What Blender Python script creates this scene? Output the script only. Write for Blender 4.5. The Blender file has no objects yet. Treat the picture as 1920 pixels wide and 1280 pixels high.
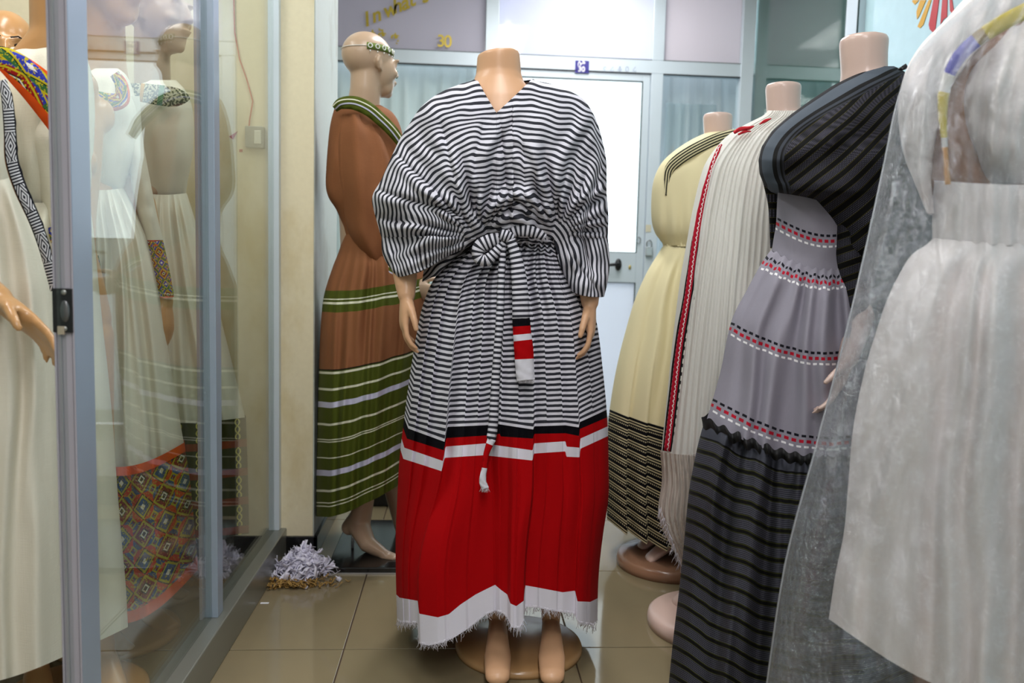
import bpy, bmesh, math, random
from mathutils import Vector, Matrix, noise
random.seed(7)
C = bpy.context.scene.collection
PI = math.pi
# ---------------------------------------------------------------- camera
F = 1493.0; H = 1.0
_ps = math.atan(.0678); _p = math.atan(.0887); _r = .025
Fw = Vector((math.sin(_ps)*math.cos(_p), math.cos(_ps)*math.cos(_p), -math.sin(_p)))
_R0 = Vector((math.cos(_ps), -math.sin(_ps), 0)); _U0 = Vector((math.sin(_ps)*math.sin(_p), math.cos(_ps)*math.sin(_p), math.cos(_p)))
Rv = _R0*math.cos(_r) + _U0*math.sin(_r); Uv = _U0*math.cos(_r) - _R0*math.sin(_r)
cam = bpy.data.cameras.new('camera'); camo = bpy.data.objects.new('camera', cam); C.objects.link(camo)
m = Matrix((Rv, Uv, -Fw)).transposed().to_4x4(); m.translation = (0, 0, H); camo.matrix_world = m
cam.sensor_width = 36; cam.lens = 36*F/1920; cam.clip_start = .05
cam.dof.use_dof = True; cam.dof.focus_distance = 1.95; cam.dof.aperture_fstop = 3.6
bpy.context.scene.camera = camo
# ---------------------------------------------------------------- world, light, exposure
w = bpy.data.worlds.new('world'); bpy.context.scene.world = w; w.use_nodes = True
w.node_tree.nodes['Background'].inputs[0].default_value = (.86, .93, 1, 1)
w.node_tree.nodes['Background'].inputs[1].default_value = 3.0
vs = bpy.context.scene.view_settings
vs.view_transform = 'Standard'; vs.look = 'None'; vs.gamma = 1; vs.use_curve_mapping = False; vs.exposure = -0.08
LAMPS = [(.33, 3.3, 26), (.15, 1.35, 20), (.1, -.4, 26), (-1.25, 1.7, 22), (.8, 4.2, 20), (-.1, -1.8, 36)]  # last lamp is added behind the camera to fill front-facing surfaces
for lx, ly, lp in LAMPS:
    l = bpy.data.lights.new('lamp_light', 'AREA'); l.shape = 'RECTANGLE'; l.size = .3; l.size_y = 1.15; l.energy = lp
    l.color = (1, .978, .982)
    o = bpy.data.objects.new('lamp_light', l); C.objects.link(o); o.location = (lx, ly, 2.83); o['kind'] = 'structure'
# ---------------------------------------------------------------- geometry helpers
def ray(x, y):
    return Fw + Rv*((x-960)/F) + Uv*((640-y)/F)
def at(x, y, Y):
    d = ray(x, y); t = Y/d.y; return Vector((d.x*t, Y, H+d.z*t))
def atX(x, y, X):
    d = ray(x, y); t = X/d.x; return Vector((X, d.y*t, H+d.z*t))
def fl(x, y, z=0.):
    d = ray(x, y); t = (z-H)/d.z; return Vector((d.x*t, d.y*t, z))
def lerp(a, b, t): return a+(b-a)*t
def tab(T, v, k=1):
    """piecewise linear lookup in rows (key, values...)"""
    if v <= T[0][0]: return T[0][k]
    for a, b in zip(T, T[1:]):
        if v <= b[0]:
            return a[k] if b[0] == a[0] else lerp(a[k], b[k], (v-a[0])/(b[0]-a[0]))
    return T[-1][k]
def stab(T, v, k=1):
    """smooth (Catmull-Rom) lookup"""
    n = len(T)
    if v <= T[0][0]: return T[0][k]
    if v >= T[-1][0]: return T[-1][k]
    for i in range(n-1):
        if v <= T[i+1][0]:
            a, b = T[i], T[i+1]; h = b[0]-a[0]; t = (v-a[0])/h
            p, q = T[max(0, i-1)], T[min(n-1, i+2)]
            ma = (b[k]-p[k])/(b[0]-p[0])*h; mb = (q[k]-a[k])/(q[0]-a[0])*h
            return (2*t**3-3*t*t+1)*a[k]+(t**3-2*t*t+t)*ma+(-2*t**3+3*t*t)*b[k]+(t**3-t*t)*mb
def nz(x, y=0., z=0.): return noise.noise(Vector((x, y, z)))
def sstep(a, b, x):
    t = min(1, max(0, (x-a)/(b-a))); return t*t*(3-2*t)

def link(name, me, mat=None, parent=None, smooth=True, props=None):
    o = bpy.data.objects.new(name, me); C.objects.link(o)
    if mat is not None:
        for mm in (mat if isinstance(mat, (list, tuple)) else [mat]): me.materials.append(mm)
    if parent is not None:
        o.parent = parent
        if parent.type == 'EMPTY': o.matrix_parent_inverse = Matrix.Translation(-parent.location)
    if smooth: me.polygons.foreach_set('use_smooth', [True]*len(me.polygons))
    if props:
        for k, v in props.items(): o[k] = v
    return o
def pyd(name, V, Fc, mat=None, parent=None, uv=None, smooth=True, mi=None):
    me = bpy.data.meshes.new(name); me.from_pydata([tuple(v) for v in V], [], Fc)
    if mi: me.polygons.foreach_set('material_index', mi)
    if uv is not None:
        L = me.uv_layers.new(name='UVMap'); idx = [0]*len(me.loops); me.loops.foreach_get('vertex_index', idx)
        flat = []
        for i in idx: flat += [uv[i][0], uv[i][1]]
        L.data.foreach_set('uv', flat)
    me.update()
    return link(name, me, mat, parent, smooth)
def tag(o, label, cat, group=None, kind=None):
    o['label'] = label; o['category'] = cat
    if group: o['group'] = group
    if kind: o['kind'] = kind
    return o
def empty(name, loc, label, cat, group=None):
    o = bpy.data.objects.new(name, None); C.objects.link(o); o.location = loc; o.empty_display_size = .1
    o.matrix_world = Matrix.Translation(Vector(loc)); return tag(o, label, cat, group)
def struct(o): o['kind'] = 'structure'; return o
class BM:
    """collects boxes, tubes and prisms in one mesh"""
    def __init__(s): s.V = []; s.F = []; s.U = []
    def add(s, V, Fc, U=None):
        n = len(s.V); s.V += [Vector(v) for v in V]; s.F += [tuple(i+n for i in f) for f in Fc]
        s.U += U if U else [(0, 0)]*len(V)
    def box(s, a, b):
        x0, y0, z0 = a; x1, y1, z1 = b
        if x0 > x1: x0, x1 = x1, x0
        if y0 > y1: y0, y1 = y1, y0
        if z0 > z1: z0, z1 = z1, z0
        s.add([(x0,y0,z0),(x1,y0,z0),(x1,y1,z0),(x0,y1,z0),(x0,y0,z1),(x1,y0,z1),(x1,y1,z1),(x0,y1,z1)],
              [(0,3,2,1),(4,5,6,7),(0,1,5,4),(1,2,6,5),(2,3,7,6),(3,0,4,7)])
        return s
    def tube(s, P, R, n=12, side=None, caps=True, round_=True):
        P = [Vector(p) for p in P]
        R = [(r, r) if not isinstance(r, (tuple, list)) else r for r in (R if isinstance(R, list) else [R]*len(P))]
        if round_:
            # hemispherical ends
            d0 = (P[0]-P[1]).normalized(); d1 = (P[-1]-P[-2]).normalized()
            r0 = min(R[0]); r1 = min(R[-1])
            hp, hr, tp, tr = [], [], [], []
            for a in (.98, .85, .6, .3):
                hp.append(P[0]+d0*r0*a); k = math.sqrt(1-a*a); hr.append((R[0][0]*k, R[0][1]*k))
            for a in (.3, .6, .85, .98):
                tp.append(P[-1]+d1*r1*a); k = math.sqrt(1-a*a); tr.append((R[-1][0]*k, R[-1][1]*k))
            P = hp+P+tp; R = hr+R+tr
        V = []; up = Vector(side) if side else None
        prev = None
        for i, p in enumerate(P):
            t = (P[min(i+1, len(P)-1)]-P[max(i-1, 0)]).normalized()
            if prev is None:
                a = up if up else (Vector((1, 0, 0)) if abs(t.x) < .8 else Vector((0, 1, 0)))
            else: a = prev
            a = (a-t*a.dot(t)).normalized(); prev = a; b = t.cross(a)
            for k in range(n):
                th = 2*PI*k/n; V.append(p+a*math.cos(th)*R[i][0]+b*math.sin(th)*R[i][1])
        Fc = []
        for i in range(len(P)-1):
            for k in range(n):
                k2 = (k+1) % n; Fc.append((i*n+k, i*n+k2, (i+1)*n+k2, (i+1)*n+k))
        if caps: Fc.append(tuple(reversed(range(n)))); Fc.append(tuple(range((len(P)-1)*n, len(P)*n)))
        s.add(V, Fc); return s
    def ell(s, c, r, rot=None, n=16, m=10):
        c = Vector(c); V = []; Fc = []
        for i in range(m+1):
            ph = PI*(i+.02)/(m+.04)
            for k in range(n):
                th = 2*PI*k/n
                q = Vector((r[0]*math.sin(ph)*math.cos(th), r[1]*math.sin(ph)*math.sin(th), r[2]*math.cos(ph)))
                if rot is not None: q = rot @ q
                V.append(c+q)
        for i in range(m):
            for k in range(n): Fc.append((i*n+k, (i+1)*n+k, (i+1)*n+(k+1) % n, i*n+(k+1) % n))
        Fc.append(tuple(reversed(range(n)))[::-1]); Fc.append(tuple(range(m*n, (m+1)*n))[::-1])
        s.add(V, Fc); return s
    def prism(s, poly, d, o=(0,0,0), ax=(1,0,0), ay=(0,0,1)):
        """flat polygon in the plane (ax, ay) thickened by vector d"""
        o = Vector(o); ax = Vector(ax); ay = Vector(ay); d = Vector(d); n = len(poly)
        A = [o+ax*p[0]+ay*p[1] for p in poly]; s.add(A+[a+d for a in A],
            [tuple(range(n)), tuple(reversed(range(n, 2*n)))]+[(i, i+n, (i+1) % n+n, (i+1) % n) for i in range(n)])
        return s
    def lathe(s, prof, c=(0,0,0), n=48):
        c = Vector(c); V = []; Fc = []
        for (r, z) in prof:
            for k in range(n): V.append(c+Vector((r*math.cos(2*PI*k/n), r*math.sin(2*PI*k/n), z)))
        for i in range(len(prof)-1):
            for k in range(n): Fc.append((i*n+k, i*n+(k+1) % n, (i+1)*n+(k+1) % n, (i+1)*n+k))
        Fc.append(tuple(reversed(range(n)))); Fc.append(tuple(range((len(prof)-1)*n, len(prof)*n)))
        s.add(V, Fc); return s
    def xf(s, M, start=0):
        for i in range(start, len(s.V)): s.V[i] = M @ s.V[i]
        return s
    def build(s, name, mat, parent=None, smooth=False, uv=False, bevel=0):
        o = pyd(name, s.V, s.F, mat, parent, uv=s.U if uv else None, smooth=smooth)
        if bevel:
            b = o.modifiers.new('b', 'BEVEL'); b.width = bevel; b.segments = 2; b.limit_method = 'ANGLE'
        return o
    def blob(s, name, mat, parent=None, vox=.005, smooth=6, cuts=None):
        """union of the collected solids as one continuous smooth skin"""
        me = bpy.data.meshes.new(name); me.from_pydata([tuple(v) for v in s.V], [], s.F)
        bm = bmesh.new(); bm.from_mesh(me); bmesh.ops.recalc_face_normals(bm, faces=bm.faces); bm.to_mesh(me); bm.free()
        t = bpy.data.objects.new('tmp', me); C.objects.link(t)
        r = t.modifiers.new('r', 'REMESH'); r.mode = 'VOXEL'; r.voxel_size = vox; r.adaptivity = 0
        if smooth:
            sm = t.modifiers.new('s', 'SMOOTH'); sm.factor = .5; sm.iterations = smooth
        dg = bpy.context.evaluated_depsgraph_get(); dg.update()
        m2 = bpy.data.meshes.new_from_object(t.evaluated_get(dg)); bpy.data.objects.remove(t)
        m2.name = name; m2.materials.clear()
        return link(name, m2, mat, parent)
# ---------------------------------------------------------------- material helpers
class NT:
    def __init__(s, name):
        s.m = bpy.data.materials.new(name); s.m.use_nodes = True; s.t = s.m.node_tree
        s.b = s.t.nodes['Principled BSDF']; s.out = s.t.nodes['Material Output']
    def n(s, typ, **k):
        q = s.t.nodes.new(typ)
        for a, b in k.items(): setattr(q, a, b)
        return q
    def L(s, a, b): s.t.links.new(a, b)
    def put(s, sock, v):
        if isinstance(v, (int, float)): sock.default_value = v
        elif isinstance(v, (tuple, list)): sock.default_value = (*v[:3], 1) if len(sock.default_value) == 4 else v
        else: s.L(v, sock)
    def math(s, op, a, b=0., c=None):
        q = s.n('ShaderNodeMath', operation=op); s.put(q.inputs[0], a); s.put(q.inputs[1], b)
        if c is not None: s.put(q.inputs[2], c)
        return q.outputs[0]
    def uv(s):
        q = s.n('ShaderNodeUVMap'); q.uv_map = 'UVMap'; x = s.n('ShaderNodeSeparateXYZ'); s.L(q.outputs[0], x.inputs[0]); return x.outputs[0], x.outputs[1]
    def obj(s):
        q = s.n('ShaderNodeTexCoord'); return q.outputs['Object']
    def mix(s, f, a, b):
        q = s.n('ShaderNodeMix', data_type='RGBA'); s.put(q.inputs[0], f); s.put(q.inputs[6], a); s.put(q.inputs[7], b); return q.outputs[2]
    def noise(s, scale, detail=3, vec=None, rough=.5):
        q = s.n('ShaderNodeTexNoise'); q.inputs['Scale'].default_value = scale; q.inputs['Detail'].default_value = detail; q.inputs['Roughness'].default_value = rough
        if vec is not None: s.L(vec, q.inputs['Vector'])
        return q.outputs['Fac']
    def ramp(s, f, stops, const=False):
        q = s.n('ShaderNodeValToRGB'); s.L(f, q.inputs[0]); r = q.color_ramp
        if const: r.interpolation = 'CONSTANT'
        while len(r.elements) > 1: r.elements.remove(r.elements[0])
        r.elements[0].position = stops[0][0]; r.elements[0].color = (*stops[0][1], 1)
        for p, c in stops[1:]:
            e = r.elements.new(p); e.color = (*c, 1)
        return q.outputs[0]
    def scalev(s, vec, sc):
        q = s.n('ShaderNodeMapping'); s.L(vec, q.inputs[0]); q.inputs['Scale'].default_value = sc; return q.outputs[0]
    def bump(s, h, strength=.3, dist=.002):
        q = s.n('ShaderNodeBump'); q.inputs['Strength'].default_value = strength; q.inputs['Distance'].default_value = dist
        s.L(h, q.inputs['Height']); s.L(q.outputs[0], s.b.inputs['Normal']); return q
    def fin(s, col=None, rough=.5, metal=0., spec=.5, sheen=0.):
        if col is not None: s.put(s.b.inputs['Base Color'], col)
        s.put(s.b.inputs['Roughness'], rough); s.b.inputs['Metallic'].default_value = metal
        s.b.inputs['Specular IOR Level'].default_value = spec
        if sheen: s.b.inputs['Sheen Weight'].default_value = sheen
        return s.m
def rgb(r, g, b):
    f = lambda v: (v/255/12.92 if v <= 10 else ((v/255+.055)/1.055)**2.4)
    return (f(r), f(g), f(b))
def plain(name, col, rough=.5, metal=0., var=.06, scale=20, spec=.5, bump=0., bscale=200):
    t = NT(name); o = t.obj(); f = t.noise(scale, 4, o)
    c = t.mix(f, tuple(x*(1-var) for x in col), tuple(min(1, x*(1+var)) for x in col))
    if bump: t.bump(t.noise(bscale, 3, o), bump, .001)
    return t.fin(c, rough, metal, spec)
def emis(name, col, st):
    t = NT(name); t.put(t.b.inputs['Emission Color'], col); t.b.inputs['Emission Strength'].default_value = st
    return t.fin(col, .5)
def weave(t, o=None, sc=900, st=.25):
    o = o or t.obj()
    a = t.noise(1, 2, t.scalev(o, (sc, sc, sc*.12))); b = t.noise(1, 2, t.scalev(o, (sc*.12, sc*.12, sc)))
    h = t.math('ADD', a, b); t.bump(h, st, .0012); return h
def glassmat(name, tint=(1, 1, 1), refl=1.0, f0=.04, rough=0., haze=0., dirt=False):
    t = NT(name); t.t.nodes.remove(t.b)
    lw = t.n('ShaderNodeLayerWeight'); lw.inputs[0].default_value = .5
    f = t.math('POWER', lw.outputs['Facing'], 5.); f = t.math('MULTIPLY_ADD', f, 1-f0, f0); f = t.math('MULTIPLY', f, refl)
    tr = t.n('ShaderNodeBsdfTransparent'); tr.inputs[0].default_value = (*tint, 1)
    gl = t.n('ShaderNodeBsdfGlossy'); gl.inputs['Roughness'].default_value = rough
    mx = t.n('ShaderNodeMixShader'); t.L(f, mx.inputs[0]); t.L(tr.outputs[0], mx.inputs[1]); t.L(gl.outputs[0], mx.inputs[2])
    res = mx.outputs[0]
    if haze:
        df = t.n('ShaderNodeBsdfDiffuse'); df.inputs[0].default_value = (.8, .82, .8, 1)
        m2 = t.n('ShaderNodeMixShader'); res2 = haze
        if dirt:
            nn = t.noise(3.5, 6, t.scalev(t.obj(), (1, 1, .5))); res2 = t.math('MULTIPLY', t.math('SUBTRACT', nn, .35), haze*3.)
            res2 = t.math('MAXIMUM', res2, 0.)
        t.put(m2.inputs[0], res2); t.L(res, m2.inputs[1]); t.L(df.outputs[0], m2.inputs[2]); res = m2.outputs[0]
    t.L(res, t.out.inputs[0]); return t.m
# ---------------------------------------------------------------- structure materials
ALU = plain('aluminium', rgb(206, 218, 226), .35, .1, .05, 6)
ALU2 = plain('aluminium_grey', rgb(172, 166, 176), .45, .0, .07, 5)
ALU3 = plain('aluminium_blue', rgb(158, 172, 190), .3, .3, .07, 8)
SILLM = plain('aluminium_sill', rgb(134, 136, 128), .3, .45, .1, 4)
def wallmat(name, base, stain, sc=2.2):
    t = NT(name); o = t.obj(); f = t.noise(sc, 6, t.scalev(o, (1, 1, .5)), .65)
    c = t.ramp(f, [(0, base), (.52, base), (.72, stain)]); g = t.noise(60, 3, o)
    c = t.mix(t.math('MULTIPLY', g, .15), c, (.25, .2, .12)); t.bump(g, .15, .002); return t.fin(c, .45)
CREAM = wallmat('cream_paint', rgb(232, 222, 190), rgb(206, 186, 130))
PILLSIDE = wallmat('grey_green_paint', rgb(190, 198, 194), rgb(150, 150, 140), 3)
TEAL = wallmat('pale_teal_paint', rgb(150, 170, 166), rgb(140, 160, 155))
WHITEW = plain('white_paint', rgb(225, 225, 220), .6)
BLACKG = plain('black_gloss', rgb(22, 22, 24), .15)
BLACK = plain('black_plastic', rgb(24, 24, 26), .4)
# floor tile: glossy cream porcelain
t = NT('porcelain_tile'); o_ = t.n('ShaderNodeTexCoord'); g_ = t.n('ShaderNodeNewGeometry')
f = t.noise(1.6, 4, g_.outputs['Position']); c = t.ramp(f, [(.3, rgb(124, 114, 90)), (.7, rgb(138, 124, 96))])
f2 = t.noise(45, 4, g_.outputs['Position']); c = t.mix(t.math('MULTIPLY', f2, .12), c, (.2, .15, .08))
r = t.math('MULTIPLY_ADD', f2, .08, .05); t.bump(t.noise(6, 2, g_.outputs['Position']), .03, .01)
TILE = t.fin(c, r, 0, .55)
GROUT = plain('dark_grout', rgb(70, 52, 36), .9)
# ---------------------------------------------------------------- floor
fo = BM().box((-2.45, -2.7, -.05), (1.95, 5.3, -.004)).build('floor', GROUT); struct(fo)
TX, TY = .602, .545
tm = None
for i in range(-4, 5):
    for j in range(-9, 7):
        x0 = -.284+TX*i; y0 = 2.035+TY*j
        if x0 > 1.85 or x0 < -2.5 or y0 > 5.2: continue
        if tm is None:
            b = BM().box((.0018, .0018, -.012), (TX-.0018, TY-.0018, 0)); to = b.build('tile', TILE, fo, bevel=.0012); tm = to.data
        else:
            to = bpy.data.objects.new('tile', tm); C.objects.link(to); to.parent = fo
            bb = to.modifiers.new('b', 'BEVEL'); bb.width = .0012; bb.segments = 2; bb.limit_method = 'ANGLE'
        to.location = (x0, y0, random.uniform(-.0004, 0))
# ---------------------------------------------------------------- room shell
struct(BM().box((-2.45, -2.7, 2.9), (1.95, 5.3, 3.0)).build('ceiling', WHITEW))
struct(BM().box((-2.45, -2.7, 0), (-2.3, 5.3, 2.9)).build('wall_left', TEAL))
struct(BM().box((-2.3, -2.7, 0), (1.95, -2.6, 2.9)).build('wall_front', plain('wall_behind', rgb(205, 203, 196), .6)))
YP = 2.72; XP = -.485
struct(BM().box((-2.3, YP, 0), (XP-.004, 3.2, 2.9)).build('wall_middle', CREAM))
struct(BM().box((XP-.004, YP+.002, 0), (XP, 3.2, 2.9)).build('trim_1', PILLSIDE))
bbm = BM().box((-2.3, YP-.012, 0), (XP+.012, YP, .072)); bbm.box((XP, YP-.012, 0), (XP+.012, 3.2, .072))
struct(bbm.build('baseboard_middle', BLACKG, bevel=.002))
gl = BM()
# ---------------------------------------------------------------- glass partition on the left
XG = -.60
part = struct(BM().box((-.64, -2.6, 0), (-.577, YP, .1)).build('wall_partition', SILLM, bevel=.003))
PANE = glassmat('pane_glass', (.955, .985, .965), .95, .055, 0., .035, True)
def pbox(a, b, mat, name='frame_bar', par=None): 
    return BM().box(a, b).build(name, mat, par or part, bevel=.0015)
pbox((-.632, 2.005, .1), (-.598, 2.05, 2.6), ALU3, 'mullion')
pbox((-.64, 1.99, .1), (-.632, 2.06, 2.6), ALU2, 'mullion_channel')
pbox((-.632, YP-.03, .1), (-.596, YP, 2.6), ALU, 'mullion')
pbox((-.64, -2.6, 2.6), (-.577, YP, 2.9), ALU, 'header_rail')
pane = BM().box((-.618, 1.27, .1), (-.613, 2.005, 2.6)).build('glass_pane', PANE, part)
pane = BM().box((-.618, 2.05, .1), (-.613, YP-.03, 2.6)).build('glass_pane', PANE, part)
# sliding door stile with latch
Yc = atX(139.5, 600, XG).y; Y2 = atX(175.6, 600, XG).y; XL = at(102, 600, Yc).x
dr = empty('sliding_door', (XL, Yc, .1), 'aluminium stile of the open sliding glass door, black latch at its middle', 'door')
BM().box((XG-.004, Yc+.001, .1), (XG, Y2, 2.6)).build('stile', ALU3, dr, bevel=.001)
st = BM(); st.box((XL, Yc, .1), (XG-.0045, Y2-.001, 2.6)); st.box((XL+.009, Yc-.004, .1), (XL+.0115, Yc, 2.6)); st.box((XL+.001, Yc-.005, .1), (XL+.004, Yc, 2.6)); st.box((XG-.003, Yc-.002, .1), (XG, Yc, 2.6))
st.build('stile_edge', ALU2, dr, bevel=.0008)
pa = at(103, 540, Yc); pb = at(140, 623, Yc)
la = BM().box((pa.x-.002, Yc-.006, pb.z), (pb.x, Yc-.003, pa.z)).build('latch_plate', BLACK, dr, bevel=.001)
cx = (pa.x+pb.x)/2; cz = (pa.z+pb.z)/2
BM().ell((cx+.003, Yc-.006, cz-.001), (.0075, .003, .017)).build('latch_hook', plain('steel', rgb(110, 110, 112), .3, .7), la, smooth=True)
for zz in (pa.z-.006, pb.z+.006):
    BM().ell((cx+.002, Yc-.0062, zz), (.004, .0018, .004)).build('screw', plain('screw_steel', rgb(170, 170, 165), .35, .8), la, smooth=True)
BM().box((pa.x+.006, Yc-.008, pb.z-.003), (pa.x+.016, Yc-.005, pb.z+.010)).build('paper_label', plain('label_paper', rgb(190, 170, 150), .7), la)
# ---------------------------------------------------------------- facade at the back
YF = 5.0
def fx(x, y=300): return at(x, y, YF).x
def fz(x, y): return at(x, y, YF).z
fac = struct(BM().box((-2.3, YF-.02, 2.235), (1.8, YF+.05, 2.315)).build('wall_back', ALU, bevel=.003))
def fb(a, b, name='frame_bar', mat=ALU, par=None, bev=.003): return BM().box((a[0], YF-a[1], a[2]), (b[0], YF+b[1], b[2])).build(name, mat, par or fac, bevel=bev)
xA0, xA1 = .131, .212; xB0, xB1 = 1.160, 1.235; xC = 1.72
fb((xA0, .02, 2.315), (xA1, .05, 2.9), 'post'); fb((xA0, .02, 0), (xA1, .05, 2.235), 'post')
fb((xB0, .02, 2.315), (xB1, .05, 2.9), 'post'); fb((xB0, .02, 0), (xB1, .05, 2.235), 'post')
fb((xC, .03, 0), (1.8, .05, 2.9), 'post')
fb((xB1, .02, 0), (xC, .05, .1), 'sill_bar'); fb((-2.3, .02, 0), (xA0, .05, .1), 'sill_bar')
for k, (x0, x1) in enumerate(((-2.3, xA0), (xA1, xB0), (xB1, xC))):   # dark gasket line over and under the transom
    fb((x0, .022, 2.231), (x1, .0, 2.236), 'gasket', BLACK, bev=0)
    fb((x0, .022, 2.315), (x1, .0, 2.318), 'gasket', plain('gasket_grey', rgb(110, 118, 118), .5), bev=0)
def frost(name, col, tr, bcol=None):
    t = NT(name); t.t.nodes.remove(t.b); o = t.obj()
    c = t.mix(t.noise(.9, 2, o), tuple(v*.86 for v in col), col)
    a = t.n('ShaderNodeBsdfTranslucent'); t.put(a.inputs[0], c); d = t.n('ShaderNodeBsdfDiffuse'); t.put(d.inputs[0], c)
    g = t.n('ShaderNodeBsdfGlossy'); g.inputs['Roughness'].default_value = .05
    mx = t.n('ShaderNodeMixShader'); mx.inputs[0].default_value = tr; t.L(d.outputs[0], mx.inputs[1]); t.L(a.outputs[0], mx.inputs[2])
    lw = t.n('ShaderNodeLayerWeight'); m2 = t.n('ShaderNodeMixShader'); t.put(m2.inputs[0], .045)
    t.L(mx.outputs[0], m2.inputs[1]); t.L(g.outputs[0], m2.inputs[2]); t.L(m2.outputs[0], t.out.inputs[0]); return t.m
FR1 = frost('frosted_film_mauve', rgb(204, 200, 210), .34); FR2 = frost('frosted_film_white', rgb(234, 236, 250), .40); FR3 = frost('frosted_film_pink', rgb(228, 222, 226), .50)
fb((-2.3, -.01, 2.315), (xA0, .016, 2.9), 'frosted_pane', FR1, bev=0)
fb((xA1, -.01, 2.315), (xB0, .016, 2.9), 'frosted_pane', FR2, bev=0)
fb((xB1, -.01, 2.315), (xC, .016, 2.9), 'frosted_pane', FR3, bev=0)
CLG = glassmat('clear_glass', (.93, .96, .95), 1., .05)
fb((-2.3, -.01, .1), (xA0, .014, 2.235), 'glass_pane', CLG, bev=0)
fb((xB1, -.01, .1), (xC, .014, 2.235), 'glass_pane', CLG, bev=0)
# curtains behind the facade
def curtain(x0, x1, y, z0, z1, mat, label, seed, amp=.018, freq=60):
    n = int((x1-x0)*160); V = []; Fc = []
    for j in range(2):
        for k in range(n+1):
            x = x0+(x1-x0)*k/n
            V.append((x, y+amp*math.sin(freq*x+2*nz(x*7, seed))+.012*nz(x*30, seed+3), (z1, z0)[j]))
    Fc = [(k, k+1, n+2+k, n+1+k) for k in range(n)]
    o = pyd('curtain', V, Fc, mat); so = o.modifiers.new('s', 'SOLIDIFY'); so.thickness = .002
    return tag(o, label, 'curtain')
def drape(name, col, tr):
    t = NT(name); t.t.nodes.remove(t.b); a = t.n('ShaderNodeBsdfTranslucent'); d = t.n('ShaderNodeBsdfDiffuse')
    t.put(a.inputs[0], col); t.put(d.inputs[0], col); mx = t.n('ShaderNodeMixShader'); mx.inputs[0].default_value = tr
    t.L(d.outputs[0], mx.inputs[1]); t.L(a.outputs[0], mx.inputs[2]); t.L(mx.outputs[0], t.out.inputs[0]); return t.m
curtain(-2.28, xA0+.02, YF+.14, .05, 2.3, drape('grey_curtain', rgb(225, 230, 230), .35), 'pale grey pleated curtain behind the glass left of the door', 1)
curtain(xB1-.02, 1.8, YF+.16, .05, 2.3, drape('slate_curtain', rgb(208, 212, 215), .5), 'blue grey curtain behind the glass right of the door, whole height', 5)
curtain(xB1+.06, 1.62, YF+.13, .05, at(1300, 195, YF+.13).z, drape('pale_glint_strip', rgb(236, 242, 245), .75), 'pale blue strip added before the blue grey curtain for its bright glints', 9, .014, 90)  # extra pale sheet stands for the bright vertical glints in this pane
# ---------------------------------------------------------------- door
door = struct(empty('door_1', ((xA1+xB0)/2, YF, 0), 'd', 'd'))
for k in ('label', 'category'): del door[k]
def db(x0, x1, z0, z1, name, mat=ALU, y0=-.012, y1=.03, bev=.003): return BM().box((x0, YF+y0, z0), (x1, YF+y1, z1)).build(name, mat, door, bevel=bev)
db(xA1+.004, xA1+.05, .01, 2.228, 'stile'); db(1.110, xB0-.004, .01, 2.228, 'stile')
db(xA1+.05, 1.110, 2.186, 2.228, 'top_rail')
zr1 = fz(1180, 473); zr0 = fz(1180, 530)
db(xA1+.05, 1.110, zr0, zr1, 'lock_rail'); db(xA1+.05, 1.110, .01, .09, 'bottom_rail')
db(xA1+.05, 1.110, zr1, 2.186, 'glass_pane', CLG, .006, .012, 0)
db(xA1+.05, 1.110, .09, zr0, 'lower_panel', frost('frosted_panel_white', rgb(236, 240, 246), .48), .006, .014, 0)
G_ = plain('rubber_gasket', rgb(50, 66, 66), .6)
for (x0, x1, z0, z1) in ((1.1075, 1.1115, zr1, 2.188), (1.1075, 1.1115, .09, zr0), (xA1+.05, 1.1115, 2.184, 2.188), (xA1+.05, 1.11, zr1-.002, zr1+.002), (xA1+.05, 1.11, zr0-.002, zr0+.002)):
    db(x0, x1, z0, z1, 'gasket', G_, -.013, .01, 0)
hc = at(1160, 496, YF-.03); bm_ = BM()
bm_.ell((hc.x, YF-.02, hc.z), (.021, .012, .038))
bm_.tube([(hc.x, YF-.02, hc.z+.006), (hc.x-.002, YF-.055, hc.z+.004), (hc.x-.03, YF-.062, hc.z), (hc.x-.105, YF-.058, hc.z-.008)], [.010, .010, .010, .009], 12)
bm_.build('door_handle', BLACK, door, smooth=True)
kc = at(1181, 501, YF-.015); BM().ell((kc.x, YF-.014, kc.z), (.009, .006, .014)).build('keyhole', plain('brass', rgb(200, 180, 110), .3, .7), door, smooth=True)
# padlock and hasp ring
pk = empty('padlock', (at(1216, 470, YF-.03)), 'small steel padlock hanging on the post right of the door', 'padlock')
p0 = at(1216, 466, YF-.03); b = BM(); b.box((p0.x-.02, YF-.045, p0.z-.045), (p0.x+.024, YF-.023, p0.z+.01)); b.build('lock_body', plain('chrome', rgb(205, 210, 212), .25, .7), pk, bevel=.004)
pts = [(p0.x+.002+.016*math.cos(a), YF-.034, p0.z+.03+.022*math.sin(a)) for a in [PI*k/8 for k in range(9)]]
BM().tube([(p0.x+.018, YF-.034, p0.z)]+pts+[(p0.x-.014, YF-.034, p0.z)], .0035, 8).build('shackle', plain('chrome_dark', rgb(150, 155, 158), .25, .8), pk, smooth=True)
r0 = at(1197, 450, YF-.02); pts = [(r0.x+.013*math.cos(a), YF-.022, r0.z+.02*math.sin(a)) for a in [2*PI*k/14 for k in range(15)]]
tag(BM().tube(pts, .003, 6).build('hasp_ring', plain('ring_steel', rgb(150, 155, 158), .3, .7), smooth=True), 'steel ring on the door frame, left of the padlock', 'ring')
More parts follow.
